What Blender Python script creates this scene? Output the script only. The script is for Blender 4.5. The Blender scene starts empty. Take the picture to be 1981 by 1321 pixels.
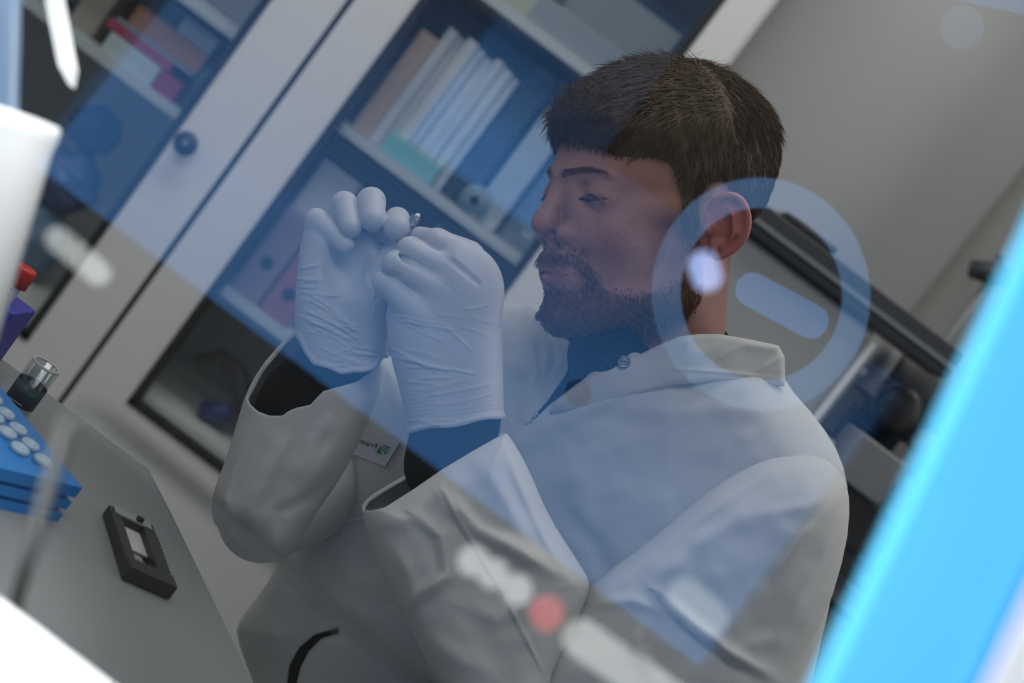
import bpy, bmesh, math, random
import numpy as np
from mathutils import Matrix, Vector
random.seed(5); RNG = np.random.default_rng(5)
S = bpy.context.scene
COL = S.collection

# ------------------------------------------------------------------ camera
ROLL = math.radians(37); PIT = math.radians(-5)
CAM = np.array([0, 0, 1.14]); FPX = 1981 * 50 / 36
Fw = np.array([0, math.cos(PIT), math.sin(PIT)]); U0 = np.array([0, -math.sin(PIT), math.cos(PIT)]); R0 = np.array([1, 0, 0.])
CR = math.cos(ROLL) * R0 + math.sin(ROLL) * U0
CU = -math.sin(ROLL) * R0 + math.cos(ROLL) * U0
cd = bpy.data.cameras.new('camera'); cam = bpy.data.objects.new('camera', cd); COL.objects.link(cam)
cd.lens = 50; cd.sensor_width = 36; cd.clip_start = 0.02
m = Matrix.Identity(4)
for i in range(3):
    m[i][0] = CR[i]; m[i][1] = CU[i]; m[i][2] = -Fw[i]; m[i][3] = CAM[i]
cam.matrix_world = m
S.camera = cam
cd.dof.use_dof = True; cd.dof.focus_distance = 1.20; cd.dof.aperture_fstop = 4.3

# ------------------------------------------------------------------ world, exposure, room lights
S.view_settings.view_transform = 'Standard'; S.view_settings.look = 'None'
S.view_settings.exposure = 0.0; S.view_settings.gamma = 1.0; S.view_settings.use_curve_mapping = False
W = bpy.data.worlds.new('world'); S.world = W; W.use_nodes = True
W.node_tree.nodes['Background'].inputs[0].default_value = (0.6, 0.7, 0.85, 1)
W.node_tree.nodes['Background'].inputs[1].default_value = 0.3

def lamp(name, kind, loc, target, energy, color, size=0.5, size_y=None, cone=30, blend=0.5):
    d = bpy.data.lights.new(name, kind); o = bpy.data.objects.new(name, d); COL.objects.link(o)
    o.location = loc; d.energy = energy; d.color = color
    o.rotation_euler = (Vector(target) - Vector(loc)).to_track_quat('-Z', 'Y').to_euler()
    if kind == 'AREA':
        d.size = size
        if size_y: d.shape = 'RECTANGLE'; d.size_y = size_y
    if kind == 'SPOT':
        d.spot_size = math.radians(cone); d.spot_blend = blend; d.shadow_soft_size = size
    return o

def px(x, y, d):
    """point on the ray of picture position x,y at camera depth d"""
    return CAM + (Fw + CR * (x - 990.5) / FPX - CU * (y - 660.5) / FPX) * d
def ray(x, y): return Fw + CR * (x - 990.5) / FPX - CU * (y - 660.5) / FPX
def onY(x, y, Y): r = ray(x, y); return CAM + r * (Y / r[1])
def onZ(x, y, Z): r = ray(x, y); return CAM + r * ((Z - CAM[2]) / r[2])
PANE_D = 0.38
MC = CAM + 2 * PANE_D * Fw
def refl(x, y, Y):
    d = -Fw + CR * (x - 990.5) / FPX - CU * (y - 660.5) / FPX
    return MC + d * ((Y - MC[1]) / d[1])

lamp('ceiling_light', 'AREA', (-0.5, -0.3, 2.72), (-0.4, 1.2, 0.8), 15, (1.0, 0.985, 0.95), 1.8, 0.6)
lamp('ceiling_light', 'AREA', (1.3, 2.0, 2.72), (0.8, 1.7, 0.8), 9, (1.0, 0.97, 0.92), 1.2, 0.4)
lamp('ceiling_light', 'AREA', (-0.5, 1.55, 2.72), (-0.5, 2.2, 1.0), 14, (1.0, 0.98, 0.94), 1.6, 0.5)  # extra overhead light added to brighten the cabinet front
lamp('side_fill_light', 'AREA', (-2.35, 0.9, 1.7), (0, 1.4, 1.1), 4, (0.95, 0.98, 1.0), 1.5, 1.2)  # fill added at the left, no window stands there
lamp('side_fill_light', 'AREA', (2.1, 1.3, 1.8), (0.3, 1.3, 1.1), 9, (1.0, 0.98, 0.95), 1.4, 1.2)  # side light added at the right, no window in that wall
lamp('added_spot_light', 'SPOT', tuple(px(-2600, -1200, 0.20)), tuple(px(1880, 850, 0.38)), 16, (0.95, 0.98, 1.0), 0.02, cone=60)  # unseen spot added to brighten the blue frame
lamp('added_spot_light', 'SPOT', tuple(px(1100, -1400, 0.50)), tuple(px(-90, 330, 0.68)), 13, (0.97, 0.99, 1.0), 0.03, cone=40)  # unseen spot added to brighten the jug
lamp('added_spot_light', 'SPOT', (-0.20, 0.30, 1.10), tuple((px(0, 1138, 0.50) + px(172, 1321, 0.50)) / 2 - np.array([0.05, 0.05, 0])), 22, (0.97, 0.99, 1.0), 0.03, cone=42, blend=0.3)  # unseen spot added to brighten the white box top

# ------------------------------------------------------------------ helpers
def props(o, label=None, cat=None, group=None, kind=None):
    if label: o['label'] = label
    if cat: o['category'] = cat
    if group: o['group'] = group
    if kind: o['kind'] = kind
    return o

def wloc(o):
    v = Vector((0, 0, 0))
    while o is not None:
        v += o.location; o = o.parent
    return v

def empty(name, loc, label=None, cat=None, group=None):
    o = bpy.data.objects.new(name, None); o.empty_display_size = 0.05
    o.location = tuple(loc); COL.objects.link(o)
    return props(o, label, cat, group)

def mesh_obj(name, V, Fc, mat, parent=None, smooth=False, loc=None, color=None, mats=None, fmat=None):
    V = np.asarray(V, dtype=np.float64).reshape(-1, 3)
    if parent is None:
        L = np.array(loc) if loc is not None else np.array([(V[:, 0].min() + V[:, 0].max()) / 2, (V[:, 1].min() + V[:, 1].max()) / 2, V[:, 2].min()])
        base = L
    else:
        L = np.zeros(3); base = np.array(wloc(parent))
    me = bpy.data.meshes.new(name)
    Vl = V - base
    if isinstance(Fc, np.ndarray):
        n = Fc.shape[1]
        me.vertices.add(len(Vl)); me.vertices.foreach_set('co', Vl.astype(np.float32).ravel())
        me.loops.add(Fc.size); me.loops.foreach_set('vertex_index', Fc.astype(np.int32).ravel())
        me.polygons.add(len(Fc)); me.polygons.foreach_set('loop_start', np.arange(0, Fc.size, n, dtype=np.int32))
        me.update(calc_edges=True)
    else:
        me.from_pydata(Vl.tolist(), [], [list(f) for f in Fc]); me.update()
    if smooth: me.polygons.foreach_set('use_smooth', [True] * len(me.polygons))
    for mm in (mats or [mat]): me.materials.append(mm)
    if fmat is not None: me.polygons.foreach_set('material_index', np.asarray(fmat, dtype=np.int32))
    if color is not None:
        ca = me.color_attributes.new('tone', 'FLOAT_COLOR', 'POINT')
        c4 = np.ones((len(V), 4), np.float32); c4[:, :3] = color
        ca.data.foreach_set('color', c4.ravel())
    o = bpy.data.objects.new(name, me); COL.objects.link(o)
    o.location = tuple(L); o.parent = parent
    return o

class MB:
    """collects boxes, prisms, lathes and tubes in world coordinates"""
    def __init__(s): s.V = []; s.F = []
    def add(s, V, F):
        n = len(s.V); s.V += [tuple(map(float, v)) for v in V]; s.F += [[i + n for i in f] for f in F]; return s
    def box(s, a, b, rz=0.0, piv=None, bev=0.0):
        a = np.minimum(a, b) if False else np.array(a, float); b = np.array(b, float)
        lo = np.minimum(a, b); hi = np.maximum(a, b)
        if bev > 0:
            bm = bmesh.new(); bmesh.ops.create_cube(bm, size=1)
            for v in bm.verts: v.co = Vector([lo[i] + (v.co[i] + .5) * (hi[i] - lo[i]) for i in range(3)])
            bmesh.ops.bevel(bm, geom=bm.edges[:], offset=bev, segments=3, affect='EDGES', profile=0.5)
            bm.verts.index_update()
            V = [tuple(v.co) for v in bm.verts]; F = [[v.index for v in f.verts] for f in bm.faces]; bm.free()
        else:
            V = [(x, y, z) for x in (lo[0], hi[0]) for y in (lo[1], hi[1]) for z in (lo[2], hi[2])]
            F = [(0, 1, 3, 2), (4, 6, 7, 5), (0, 4, 5, 1), (2, 3, 7, 6), (0, 2, 6, 4), (1, 5, 7, 3)]
        if rz:
            p = np.array(piv if piv is not None else (lo + hi) / 2); c, sn = math.cos(rz), math.sin(rz)
            V = [(p[0] + (v[0] - p[0]) * c - (v[1] - p[1]) * sn, p[1] + (v[0] - p[0]) * sn + (v[1] - p[1]) * c, v[2]) for v in V]
        return s.add(V, F)
    def prism(s, poly, d):
        """poly: planar loop of 3D points, d: extrusion vector"""
        n = len(poly); P = [np.array(p, float) for p in poly]; d = np.array(d, float)
        V = P + [p + d for p in P]
        F = [list(range(n))[::-1], list(range(n, 2 * n))] + [[i, (i + 1) % n, (i + 1) % n + n, i + n] for i in range(n)]
        return s.add(V, F)
    def tube(s, pts, r, n=12, closed=False, cap=True):
        P = [np.array(p, float) for p in pts]; m_ = len(P); rs = r if hasattr(r, '__len__') else [r] * m_
        base = len(s.V); u = None
        for i in range(m_):
            a = P[(i - 1) % m_] if (closed or i > 0) else P[i]; b = P[(i + 1) % m_] if (closed or i < m_ - 1) else P[i]
            t = (b - a) / (np.linalg.norm(b - a) + 1e-12)
            if u is None:
                u = np.cross(t, [0, 0, 1]);
                if np.linalg.norm(u) < 1e-3: u = np.cross(t, [1, 0, 0])
            u = u - t * np.dot(u, t); u /= np.linalg.norm(u); w = np.cross(t, u)
            for k in range(n):
                an = 2 * math.pi * k / n
                s.V.append(tuple(P[i] + rs[i] * (u * math.cos(an) + w * math.sin(an))))
        for i in range(m_ if closed else m_ - 1):
            j = (i + 1) % m_
            for k in range(n):
                s.F.append([base + i * n + k, base + i * n + (k + 1) % n, base + j * n + (k + 1) % n, base + j * n + k])
        if cap and not closed:
            s.F.append([base + k for k in range(n)][::-1]); s.F.append([base + (m_ - 1) * n + k for k in range(n)])
        return s
    def lathe(s, c, ax, prof, n=40):
        """prof: list of (radius, height) along ax from c"""
        c = np.array(c, float); ax = np.array(ax, float); ax /= np.linalg.norm(ax)
        u = np.cross(ax, [0.3, 0.2, 1.0]); u /= np.linalg.norm(u); w = np.cross(ax, u); base = len(s.V)
        for r, h in prof:
            for k in range(n):
                an = 2 * math.pi * k / n
                s.V.append(tuple(c + ax * h + r * (u * math.cos(an) + w * math.sin(an))))
        for i in range(len(prof) - 1):
            for k in range(n):
                s.F.append([base + i * n + k, base + i * n + (k + 1) % n, base + (i + 1) * n + (k + 1) % n, base + (i + 1) * n + k])
        return s
    def obj(s, name, mat, parent=None, smooth=False, loc=None):
        return mesh_obj(name, s.V, s.F, mat, parent, smooth, loc)

# ------------------------------------------------------------------ materials
def mat(name, col, rough=0.6, metal=0.0, noise=0.0, nscale=20, bump=0.0, bscale=200, spec=0.5, **kw):
    M = bpy.data.materials.new(name); M.use_nodes = True; nt = M.node_tree; b = nt.nodes['Principled BSDF']
    b.inputs['Base Color'].default_value = (*col, 1); b.inputs['Roughness'].default_value = rough; b.inputs['Metallic'].default_value = metal
    b.inputs['Specular IOR Level'].default_value = spec
    tc = nt.nodes.new('ShaderNodeTexCoord')
    if noise:
        nz = nt.nodes.new('ShaderNodeTexNoise'); nz.inputs['Scale'].default_value = nscale; nz.inputs['Detail'].default_value = 6
        cr = nt.nodes.new('ShaderNodeMix'); cr.data_type = 'RGBA'
        nt.links.new(tc.outputs['Object'], nz.inputs['Vector']); nt.links.new(nz.outputs['Fac'], cr.inputs['Factor'])
        cr.inputs['A'].default_value = (*[c * (1 - noise) for c in col], 1); cr.inputs['B'].default_value = (*[min(1, c * (1 + noise)) for c in col], 1)
        nt.links.new(cr.outputs['Result'], b.inputs['Base Color'])
    if bump:
        n2 = nt.nodes.new('ShaderNodeTexNoise'); n2.inputs['Scale'].default_value = bscale; n2.inputs['Detail'].default_value = 3
        bp = nt.nodes.new('ShaderNodeBump'); bp.inputs['Strength'].default_value = bump; bp.inputs['Distance'].default_value = 0.001
        nt.links.new(tc.outputs['Object'], n2.inputs['Vector']); nt.links.new(n2.outputs['Fac'], bp.inputs['Height']); nt.links.new(bp.outputs['Normal'], b.inputs['Normal'])
    for k, v in kw.items(): b.inputs[k.replace('_', ' ')].default_value = v
    return M

def emis(name, col, s):
    M = bpy.data.materials.new(name); M.use_nodes = True; nt = M.node_tree; nt.nodes.clear()
    e = nt.nodes.new('ShaderNodeEmission'); o = nt.nodes.new('ShaderNodeOutputMaterial')
    e.inputs[0].default_value = (*col, 1); e.inputs[1].default_value = s; nt.links.new(e.outputs[0], o.inputs[0]); return M

def pane_mat(name, refl_f, tint=(1, 1, 1), rough=0.0):
    M = bpy.data.materials.new(name); M.use_nodes = True; nt = M.node_tree; nt.nodes.clear()
    t = nt.nodes.new('ShaderNodeBsdfTransparent'); g = nt.nodes.new('ShaderNodeBsdfGlossy'); mx = nt.nodes.new('ShaderNodeMixShader'); o = nt.nodes.new('ShaderNodeOutputMaterial')
    t.inputs[0].default_value = (*tint, 1); g.inputs['Roughness'].default_value = rough; mx.inputs[0].default_value = refl_f
    nt.links.new(t.outputs[0], mx.inputs[1]); nt.links.new(g.outputs[0], mx.inputs[2]); nt.links.new(mx.outputs[0], o.inputs[0]); return M

M_wall = mat('painted_wall', (0.47, 0.475, 0.465), 0.85, noise=0.04, nscale=3, bump=0.1, bscale=300)
M_wall2 = mat('dim_wall_paint', (0.30, 0.295, 0.28), 0.85, noise=0.04, nscale=3, bump=0.1, bscale=300)  # dimmer right part of the wall put into a darker colour
M_floor = mat('vinyl_floor', (0.28, 0.29, 0.30), 0.5, noise=0.1, nscale=15)
M_ceil = mat('ceiling_paint', (0.7, 0.7, 0.7), 0.9, noise=0.02, nscale=5)
M_cab = mat('cabinet_laminate', (0.80, 0.79, 0.77), 0.5, noise=0.02, nscale=6)
M_cabin = mat('cabinet_inside', (0.66, 0.66, 0.65), 0.7, noise=0.05, nscale=6)
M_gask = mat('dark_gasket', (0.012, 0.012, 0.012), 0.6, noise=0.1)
M_shelf = mat('white_shelf', (0.66, 0.67, 0.68), 0.5, noise=0.03)
M_glassdoor = pane_mat('door_glass', 0.05, (0.93, 0.95, 0.95))
M_pane = pane_mat('sash_glass', 0.085, (0.98, 0.99, 0.99))
M_desk = mat('desk_top', (0.20, 0.21, 0.215), 0.42, noise=0.06, nscale=9, bump=0.15, bscale=400)
M_black = mat('black_plastic', (0.018, 0.018, 0.018), 0.45, noise=0.2, nscale=40)
M_dark = mat('dark_grey_metal', (0.045, 0.047, 0.05), 0.5, noise=0.15, nscale=12)
M_grey = mat('grey_plastic', (0.22, 0.23, 0.235), 0.5, noise=0.05)
M_lgrey = mat('light_grey_plastic', (0.42, 0.43, 0.43), 0.5, noise=0.05)
M_white = mat('white_plastic', (0.86, 0.87, 0.87), 0.35, noise=0.02)
M_paper = mat('paper', (0.75, 0.76, 0.79), 0.8, noise=0.06, nscale=30)
M_blueframe = mat('cyan_blue_enamel', (0.12, 0.60, 0.95), 0.45, noise=0.03)
M_bluerack = mat('blue_polypropylene', (0.008, 0.17, 0.50), 0.4, noise=0.06)
M_caps = mat('milky_caps', (0.34, 0.46, 0.60), 0.3, noise=0.05)
M_indigo = mat('indigo_polypropylene', (0.05, 0.05, 0.42), 0.4, noise=0.1)
M_red = mat('red_plastic', (0.62, 0.02, 0.015), 0.4, noise=0.05)
M_navy = mat('navy_label', (0.012, 0.035, 0.06), 0.5, noise=0.1)
M_green = mat('green_print', (0.01, 0.20, 0.09), 0.6)
M_coat = mat('coat_cotton', (0.60, 0.605, 0.59), 0.85, noise=0.03, nscale=12, bump=0.25, bscale=900, spec=0.2)
M_cuff = mat('hem', (0.66, 0.68, 0.69), 0.85, noise=0.03, bump=0.2, bscale=900, spec=0.2)
M_sweat = mat('black_knit', (0.008, 0.008, 0.009), 0.9, noise=0.2, nscale=60, bump=0.4, bscale=900, spec=0.2)
M_shirt = mat('navy_cotton', (0.012, 0.018, 0.035), 0.9, noise=0.15, nscale=30, bump=0.3, bscale=600, spec=0.2)
M_glove = mat('white_latex', (0.50, 0.51, 0.54), 0.50, noise=0.03, nscale=25, bump=0.25, bscale=160, Subsurface_Weight=0.15, Subsurface_Scale=0.01)
M_snap = mat('metal_snap', (0.28, 0.29, 0.30), 0.35, metal=0.8, noise=0.05)
M_eye = mat('eyeball', (0.34, 0.30, 0.31), 0.25)
M_iris = mat('iris', (0.02, 0.035, 0.06), 0.1)
M_vial = mat('clear_vial', (0.8, 0.87, 0.9), 0.05, Transmission_Weight=1.0, IOR=1.2)
M_vial2 = pane_mat('thin_clear_plastic', 0.16, (0.86, 0.90, 0.92), 0.15)

# skin uses the mesh's own tone attribute (lips, cheeks, ears)
M_skin = mat('skin', (0.5, 0.3, 0.25), 0.5, bump=0.18, bscale=700, Subsurface_Weight=0.25, Subsurface_Scale=0.008, spec=0.4)
_nt = M_skin.node_tree; _a = _nt.nodes.new('ShaderNodeVertexColor'); _a.layer_name = 'tone'
_nt.links.new(_a.outputs[0], _nt.nodes['Principled BSDF'].inputs['Base Color'])
_nt.nodes['Principled BSDF'].inputs['Subsurface Radius'].default_value = (1.0, 0.35, 0.2)
def hair_mat(name, c1, c2):
    M = mat(name, c1, 0.55, spec=0.3); nt = M.node_tree
    nz = nt.nodes.new('ShaderNodeTexNoise'); nz.inputs['Scale'].default_value = 90; mx = nt.nodes.new('ShaderNodeMix'); mx.data_type = 'RGBA'
    tc = nt.nodes.new('ShaderNodeTexCoord'); nt.links.new(tc.outputs['Object'], nz.inputs['Vector'])
    mx.inputs['A'].default_value = (*c1, 1); mx.inputs['B'].default_value = (*c2, 1)
    nt.links.new(nz.outputs['Fac'], mx.inputs['Factor']); nt.links.new(mx.outputs['Result'], nt.nodes['Principled BSDF'].inputs['Base Color']); return M
M_hair = hair_mat('brown_hair', (0.042, 0.026, 0.014), (0.13, 0.085, 0.045))
M_beard = hair_mat('auburn_beard', (0.06, 0.027, 0.014), (0.24, 0.10, 0.045))

# ------------------------------------------------------------------ room shell
def structure(name, mb, m_): return props(mb.obj(name, m_), kind='structure')
XL, XR, YB, YF, ZC = -2.4, 2.2, 2.75, -2.0, 2.8
structure('floor', MB().box((XL, YF, -0.1), (XR, YB, 0)), M_floor)
structure('ceiling', MB().box((XL, YF, ZC), (XR, YB, ZC + 0.1)), M_ceil)
structure('wall_back', MB().box((XL, YB, 0), (XR, YB + 0.1, ZC)), M_wall)
structure('wall_left', MB().box((XL - 0.1, YF, 0), (XL, YB, ZC)), M_wall)
structure('wall_right', MB().box((XR, YF, 0), (XR + 0.1, YB, ZC)), M_wall)
# rear wall with the window opening the glass reflects
wx0, wx1, wz0, wz1 = -0.96, 0.68, 1.03, 1.73
wu1, wzu = -0.08, 2.22
structure('wall_rear', MB().box((XL, YF - 0.1, 0), (XR, YF, wz0)).box((XL, YF - 0.1, wz0), (wx0, YF, wzu)).box((wx1, YF - 0.1, wz0), (XR, YF, wz1))
          .box((wu1, YF - 0.1, wz1), (XR, YF, wzu)).box((XL, YF - 0.1, wzu), (XR, YF, ZC)), M_wall)
M_sky = emis('daylight_sky', (0.12, 0.40, 1.0), 2.25)
w = MB().box((wx0, YF - 0.09, wz0), (wx1, YF - 0.07, wz1)).box((wx0, YF - 0.09, wz1), (wu1, YF - 0.07, wzu)).obj('window_1', M_sky)
props(w, kind='structure')
bl_ = MB(); zz = 1.24; pitch = 0.0145  # added slats, thicker upward to fade the window's mirrored blue
while zz < wzu:
    h_ = pitch * (0.64 * min(1.0, max(0.0, (zz - 1.24) / 0.42)) ** 0.9 + 0.18 * min(1.0, max(0.0, (zz - 1.62) / 0.16)))
    if h_ > 0.0008: bl_.box((wx0 - 0.02, YF + 0.010, zz), ((wx1 if zz < wz1 else wu1) + 0.02, YF + 0.013, zz + h_))
    zz += pitch
for xx in (wx0 + 0.2, wx0 + 0.7): bl_.box((xx, YF + 0.0135, 1.24), (xx + 0.002, YF + 0.0145, wzu + 0.03))
bl_.box((wx0 - 0.02, YF + 0.002, wzu), (wu1 + 0.02, YF + 0.04, wzu + 0.04))
props(bl_.obj('window_dim_slats', mat('dim_slats', (0.10, 0.10, 0.11), 0.7)), 'unseen grey slats added to dim the upper part of the rear window', 'light blocker')
# added block whose darker colour paints the back wall's dimmer right part
structure('wall_dim_block', MB().box((0.56, 2.55, 0), (1.6, 2.75, ZC), bev=0.06), M_wall2)

# ------------------------------------------------------------------ glazed cabinet
cabY = 2.30; cabB = 2.72
cab = empty('display_cabinet', (-0.53, cabY, 0), 'tall off-white glazed cabinet with black gaskets behind the gloved hands', 'cabinet')
cx0, cx1, cz0, cz1 = -1.20, 0.012, 0.0, 2.05
b = MB().box((cx0, cabY + 0.02, cz0), (cx0 + 0.02, cabB, cz1)).box((cx1 - 0.02, cabY + 0.02, cz0), (cx1, cabB, cz1))
b.box((cx0, cabY + 0.02, cz1 - 0.02), (cx1, cabB, cz1)).box((cx0, cabY + 0.02, 0), (cx1, cabB, 0.05)).box((-0.545, cabY + 0.02, 0), (-0.525, cabB, cz1))
b.box((cx0, cabY + 0.02, 0.40), (cx1, cabB, 0.4995))
b.obj('carcass', M_cab, cab)
MB().box((cx0, cabB - 0.01, 0), (cx1, cabB, cz1)).obj('back_panel', M_cabin, cab)
def door(x0, x1, gx0, gx1, gz0, gz1, knob):
    d = MB()
    z0, z1 = 0.36, 2.04
    d.box((x0, cabY, z0), (gx0, cabY + 0.02, z1)).box((gx1, cabY, z0), (x1, cabY + 0.02, z1)).box((gx0, cabY, z0), (gx1, cabY + 0.02, gz0)).box((gx0, cabY, gz1), (gx1, cabY + 0.02, z1))
    do = d.obj('door', M_cab, cab)
    g = 0.014; gk = MB()
    gk.box((gx0, cabY - 0.003, gz0), (gx0 + g, cabY + 0.018, gz1)).box((gx1 - g, cabY - 0.003, gz0), (gx1, cabY + 0.018, gz1))
    gk.box((gx0, cabY - 0.003, gz0), (gx1, cabY + 0.018, gz0 + g)).box((gx0, cabY - 0.003, gz1 - g), (gx1, cabY + 0.018, gz1))
    gk.obj('gasket', M_gask, do)
    MB().box((gx0 + g, cabY + 0.008, gz0 + g), (gx1 - g, cabY + 0.011, gz1 - g)).obj('glass_pane', M_glassdoor, do)
    if knob:
        c = (knob[0], cabY, knob[1])
        MB().lathe(c, (0, -1, 0), [(0.0, 0), (0.009, 0), (0.008, 0.012), (0.012, 0.016), (0.019, 0.02), (0.0205, 0.026), (0.018, 0.031), (0.008, 0.0325), (0.0, 0.033)]).obj('knob', M_black, do, True)
        MB().lathe((c[0], c[1] - 0.0325, c[2]), (0, -1, 0), [(0.005, 0), (0.004, 0.002), (0, 0.002)]).obj('lock', M_snap, do, True)
door(-1.19, -0.5425, -1.10, -0.640, 0.455, 1.95, (-0.611, 0.879))
door(-0.532, 0.005, -0.448, -0.055, 0.474, 1.95, None)
# dark shadow gap board between the doors
MB().box((-0.5425, cabY + 0.004, 0.36), (-0.532, cabY + 0.019, 2.04)).obj('gap_strip', M_gask, cab)
MB().box((0.005, cabY + 0.004, 0.36), (0.011, cabY + 0.019, 1.50)).obj('side_seal', M_grey, cab)
for x0, x1, z in ((-1.18, -0.55, 0.893), (-1.18, -0.55, 1.055), (-1.18, -0.55, 1.45), (-0.52, -0.01, 0.705), (-0.52, -0.01, 1.040), (-0.52, -0.01, 1.352), (-0.52, -0.01, 1.66)):
    MB().box((x0, cabY + 0.035, z), (x1, cabB - 0.01, z + 0.018)).obj('shelf', M_shelf, cab)
MB().box((-1.199, cabY - 0.0, 0.05), (0.010, cabY + 0.02, 0.3599)).obj('plinth_panel', M_cab, cab)

def cabbox(name, col_or_mat, x0, x1, z0, z1, label, cat, y0=2.40, dep=0.16, group=None, rz=0, tilt=0):
    m_ = col_or_mat if not isinstance(col_or_mat, tuple) else mat(name, col_or_mat, 0.7, noise=0.1, nscale=25)
    mb = MB().box((x0, y0, z0), (x1, y0 + dep, z1), rz=rz, bev=0.002)
    if tilt:
        cx, cz = (x0 + x1) / 2, z0
        mb.V = [(cx + (v[0] - cx) * math.cos(tilt) - (v[2] - cz) * math.sin(tilt), v[1], cz + (v[0] - cx) * math.sin(tilt) + (v[2] - cz) * math.cos(tilt)) for v in mb.V]
    o = mb.obj(name, m_); return props(o, label, cat, group)

SM = 1.058; SL = 0.723; ST = 1.370; BT = 0.50
# contents measured from the picture: upper tier
cabbox('storage_box', (0.55, 0.54, 0.40), -0.42, -0.30, ST, ST + 0.12, 'pale yellow box on the top cabinet shelf', 'box')
cabbox('storage_box', (0.30, 0.32, 0.32), -0.27, -0.08, ST, ST + 0.14, 'grey box at the right of the top shelf', 'box', y0=2.42)
cabbox('storage_tray', (0.36, 0.38, 0.40), -0.30, -0.11, ST + 0.0005, ST + 0.05, 'low grey tray in front of the taller grey box', 'tray', y0=2.345, dep=0.06)
# middle tier: file pockets, box, bin, roll
x = -0.430
tones = [(0.60, 0.42, 0.33), (0.70, 0.70, 0.74), (0.62, 0.64, 0.70), (0.74, 0.75, 0.78), (0.58, 0.60, 0.66), (0.72, 0.72, 0.74), (0.64, 0.65, 0.70), (0.70, 0.72, 0.76), (0.60, 0.62, 0.68)]
words = ['peach coloured folder, first of the upright folders on the middle cabinet shelf', 'white folder leaning beside the peach folder', 'thin bluish white folder, third from the peach end',
         'bright white folder near the left of the middle shelf row', 'bluish grey folder in the centre of the middle shelf row', 'off-white folder right of the bluish grey folder',
         'pale lilac folder in the right half of the middle shelf row', 'white folder, second last before the dark gap', 'blue-grey end folder beside the dark file gap']
for i, (c, wd) in enumerate(zip(tones, words)):
    t = [0.034, 0.02, 0.017, 0.022, 0.016, 0.019, 0.018, 0.02, 0.016][i]
    cabbox('document_folder', c, x, x + t - 0.001, SM, SM + (0.235 if i else 0.20) - 0.004 * (i % 3), wd, 'folder', y0=2.37 + 0.006 * (i % 3), dep=0.2, group='upright folders on the middle shelf')
    x += t
cabbox('label_stack', (0.25, 0.62, 0.66), -0.365, -0.265, SM, SM + 0.035, 'pale turquoise packet lying in front of the folders', 'packet', y0=2.345, dep=0.022)
cabbox('file_box', (0.035, 0.045, 0.055), -0.243, -0.20, SM, SM + 0.27, 'near-black upright file box beside the folders', 'box', y0=2.38)
cabbox('carton', (0.50, 0.55, 0.60), -0.185, -0.135, SM + 0.0, SM + 0.22, 'pale blue-white upright carton on the middle shelf', 'carton', y0=2.36)
cabbox('storage_box', (0.20, 0.25, 0.28), -0.128, -0.065, SM, SM + 0.20, 'grey teal box at the right end of the middle shelf', 'box', y0=2.40)
rp = onY(945, 352, 2.34)
r_ = empty('tape_roll', (rp[0], 2.34, SM), 'grey-blue tape roll standing on the middle cabinet shelf', 'roll')
MB().lathe((rp[0], 2.335, SM + 0.026), (0, 1, 0), [(0.012, 0), (0.026, 0), (0.026, 0.018), (0.012, 0.018), (0.012, 0)]).obj('tape', mat('tape', (0.22, 0.33, 0.40), 0.5), r_, True)
MB().lathe((rp[0], 2.333, SM + 0.026), (0, 1, 0), [(0.009, 0), (0.012, 0), (0.012, 0.020), (0.009, 0.020), (0.009, 0)]).obj('core', M_lgrey, r_, True)
# lower tier
cabbox('paper_stack', (0.72, 0.73, 0.78), -0.435, -0.36, SL, SL + 0.265, 'white upright papers behind the raised fingers', 'papers', y0=2.38)
cabbox('paper_stack', (0.62, 0.64, 0.72), -0.355, -0.315, SL, SL + 0.25, 'bluish white papers next to the upright papers', 'papers', y0=2.39)
cabbox('storage_box', (0.30, 0.14, 0.10), -0.305, -0.265, SL, SL + 0.25, 'brown upright box on the lower glazed shelf', 'box', y0=2.40)
cabbox('storage_box', (0.22, 0.24, 0.28), -0.258, -0.08, SL, SL + 0.24, 'blue-grey wide box on the lower glazed shelf', 'box', y0=2.42)
for i, (x0, c, wd) in enumerate(((-0.432, (0.34, 0.26, 0.33), 'mauve ring binder with a dark finger hole'), (-0.372, (0.42, 0.17, 0.20), 'rose ring binder beside the mauve binder'))):
    e = empty('ring_binder', (x0 + 0.028, 2.35, SL), wd, 'binder')
    MB().box((x0, 2.345, SL), (x0 + 0.055, 2.374, SL + 0.17), bev=0.003).obj('spine', mat('binder', c, 0.6, noise=0.05), e)
    MB().lathe((x0 + 0.028, 2.3455, SL + (0.07 if i == 0 else 0.05)), (0, -1, 0), [(0, 0), (0.011, 0), (0.011, 0.002), (0, 0.002)]).obj('finger_hole', M_black, e)
# bottom tier, item behind the glass
e = empty('hand_tool', (-0.37, 2.42, BT), 'dark hand tool with blue grip at the bottom of the cabinet', 'tool')
p0, p1, p2 = (-0.42, 2.43, BT + 0.07), (-0.35, 2.42, BT + 0.10), (-0.27, 2.42, BT + 0.015)
MB().tube([p0, (-0.39, 2.43, BT + 0.10), p1, (-0.30, 2.42, BT + 0.06), p2], [0.008, 0.016, 0.02, 0.018, 0.01]).obj('body', mat('tool_dark', (0.06, 0.05, 0.05), 0.5), e, True)
MB().tube([(-0.355, 2.40, BT + 0.012), (-0.31, 2.40, BT + 0.04)], 0.018).obj('grip', mat('tool_blue', (0.03, 0.05, 0.2), 0.5), e, True)
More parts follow.
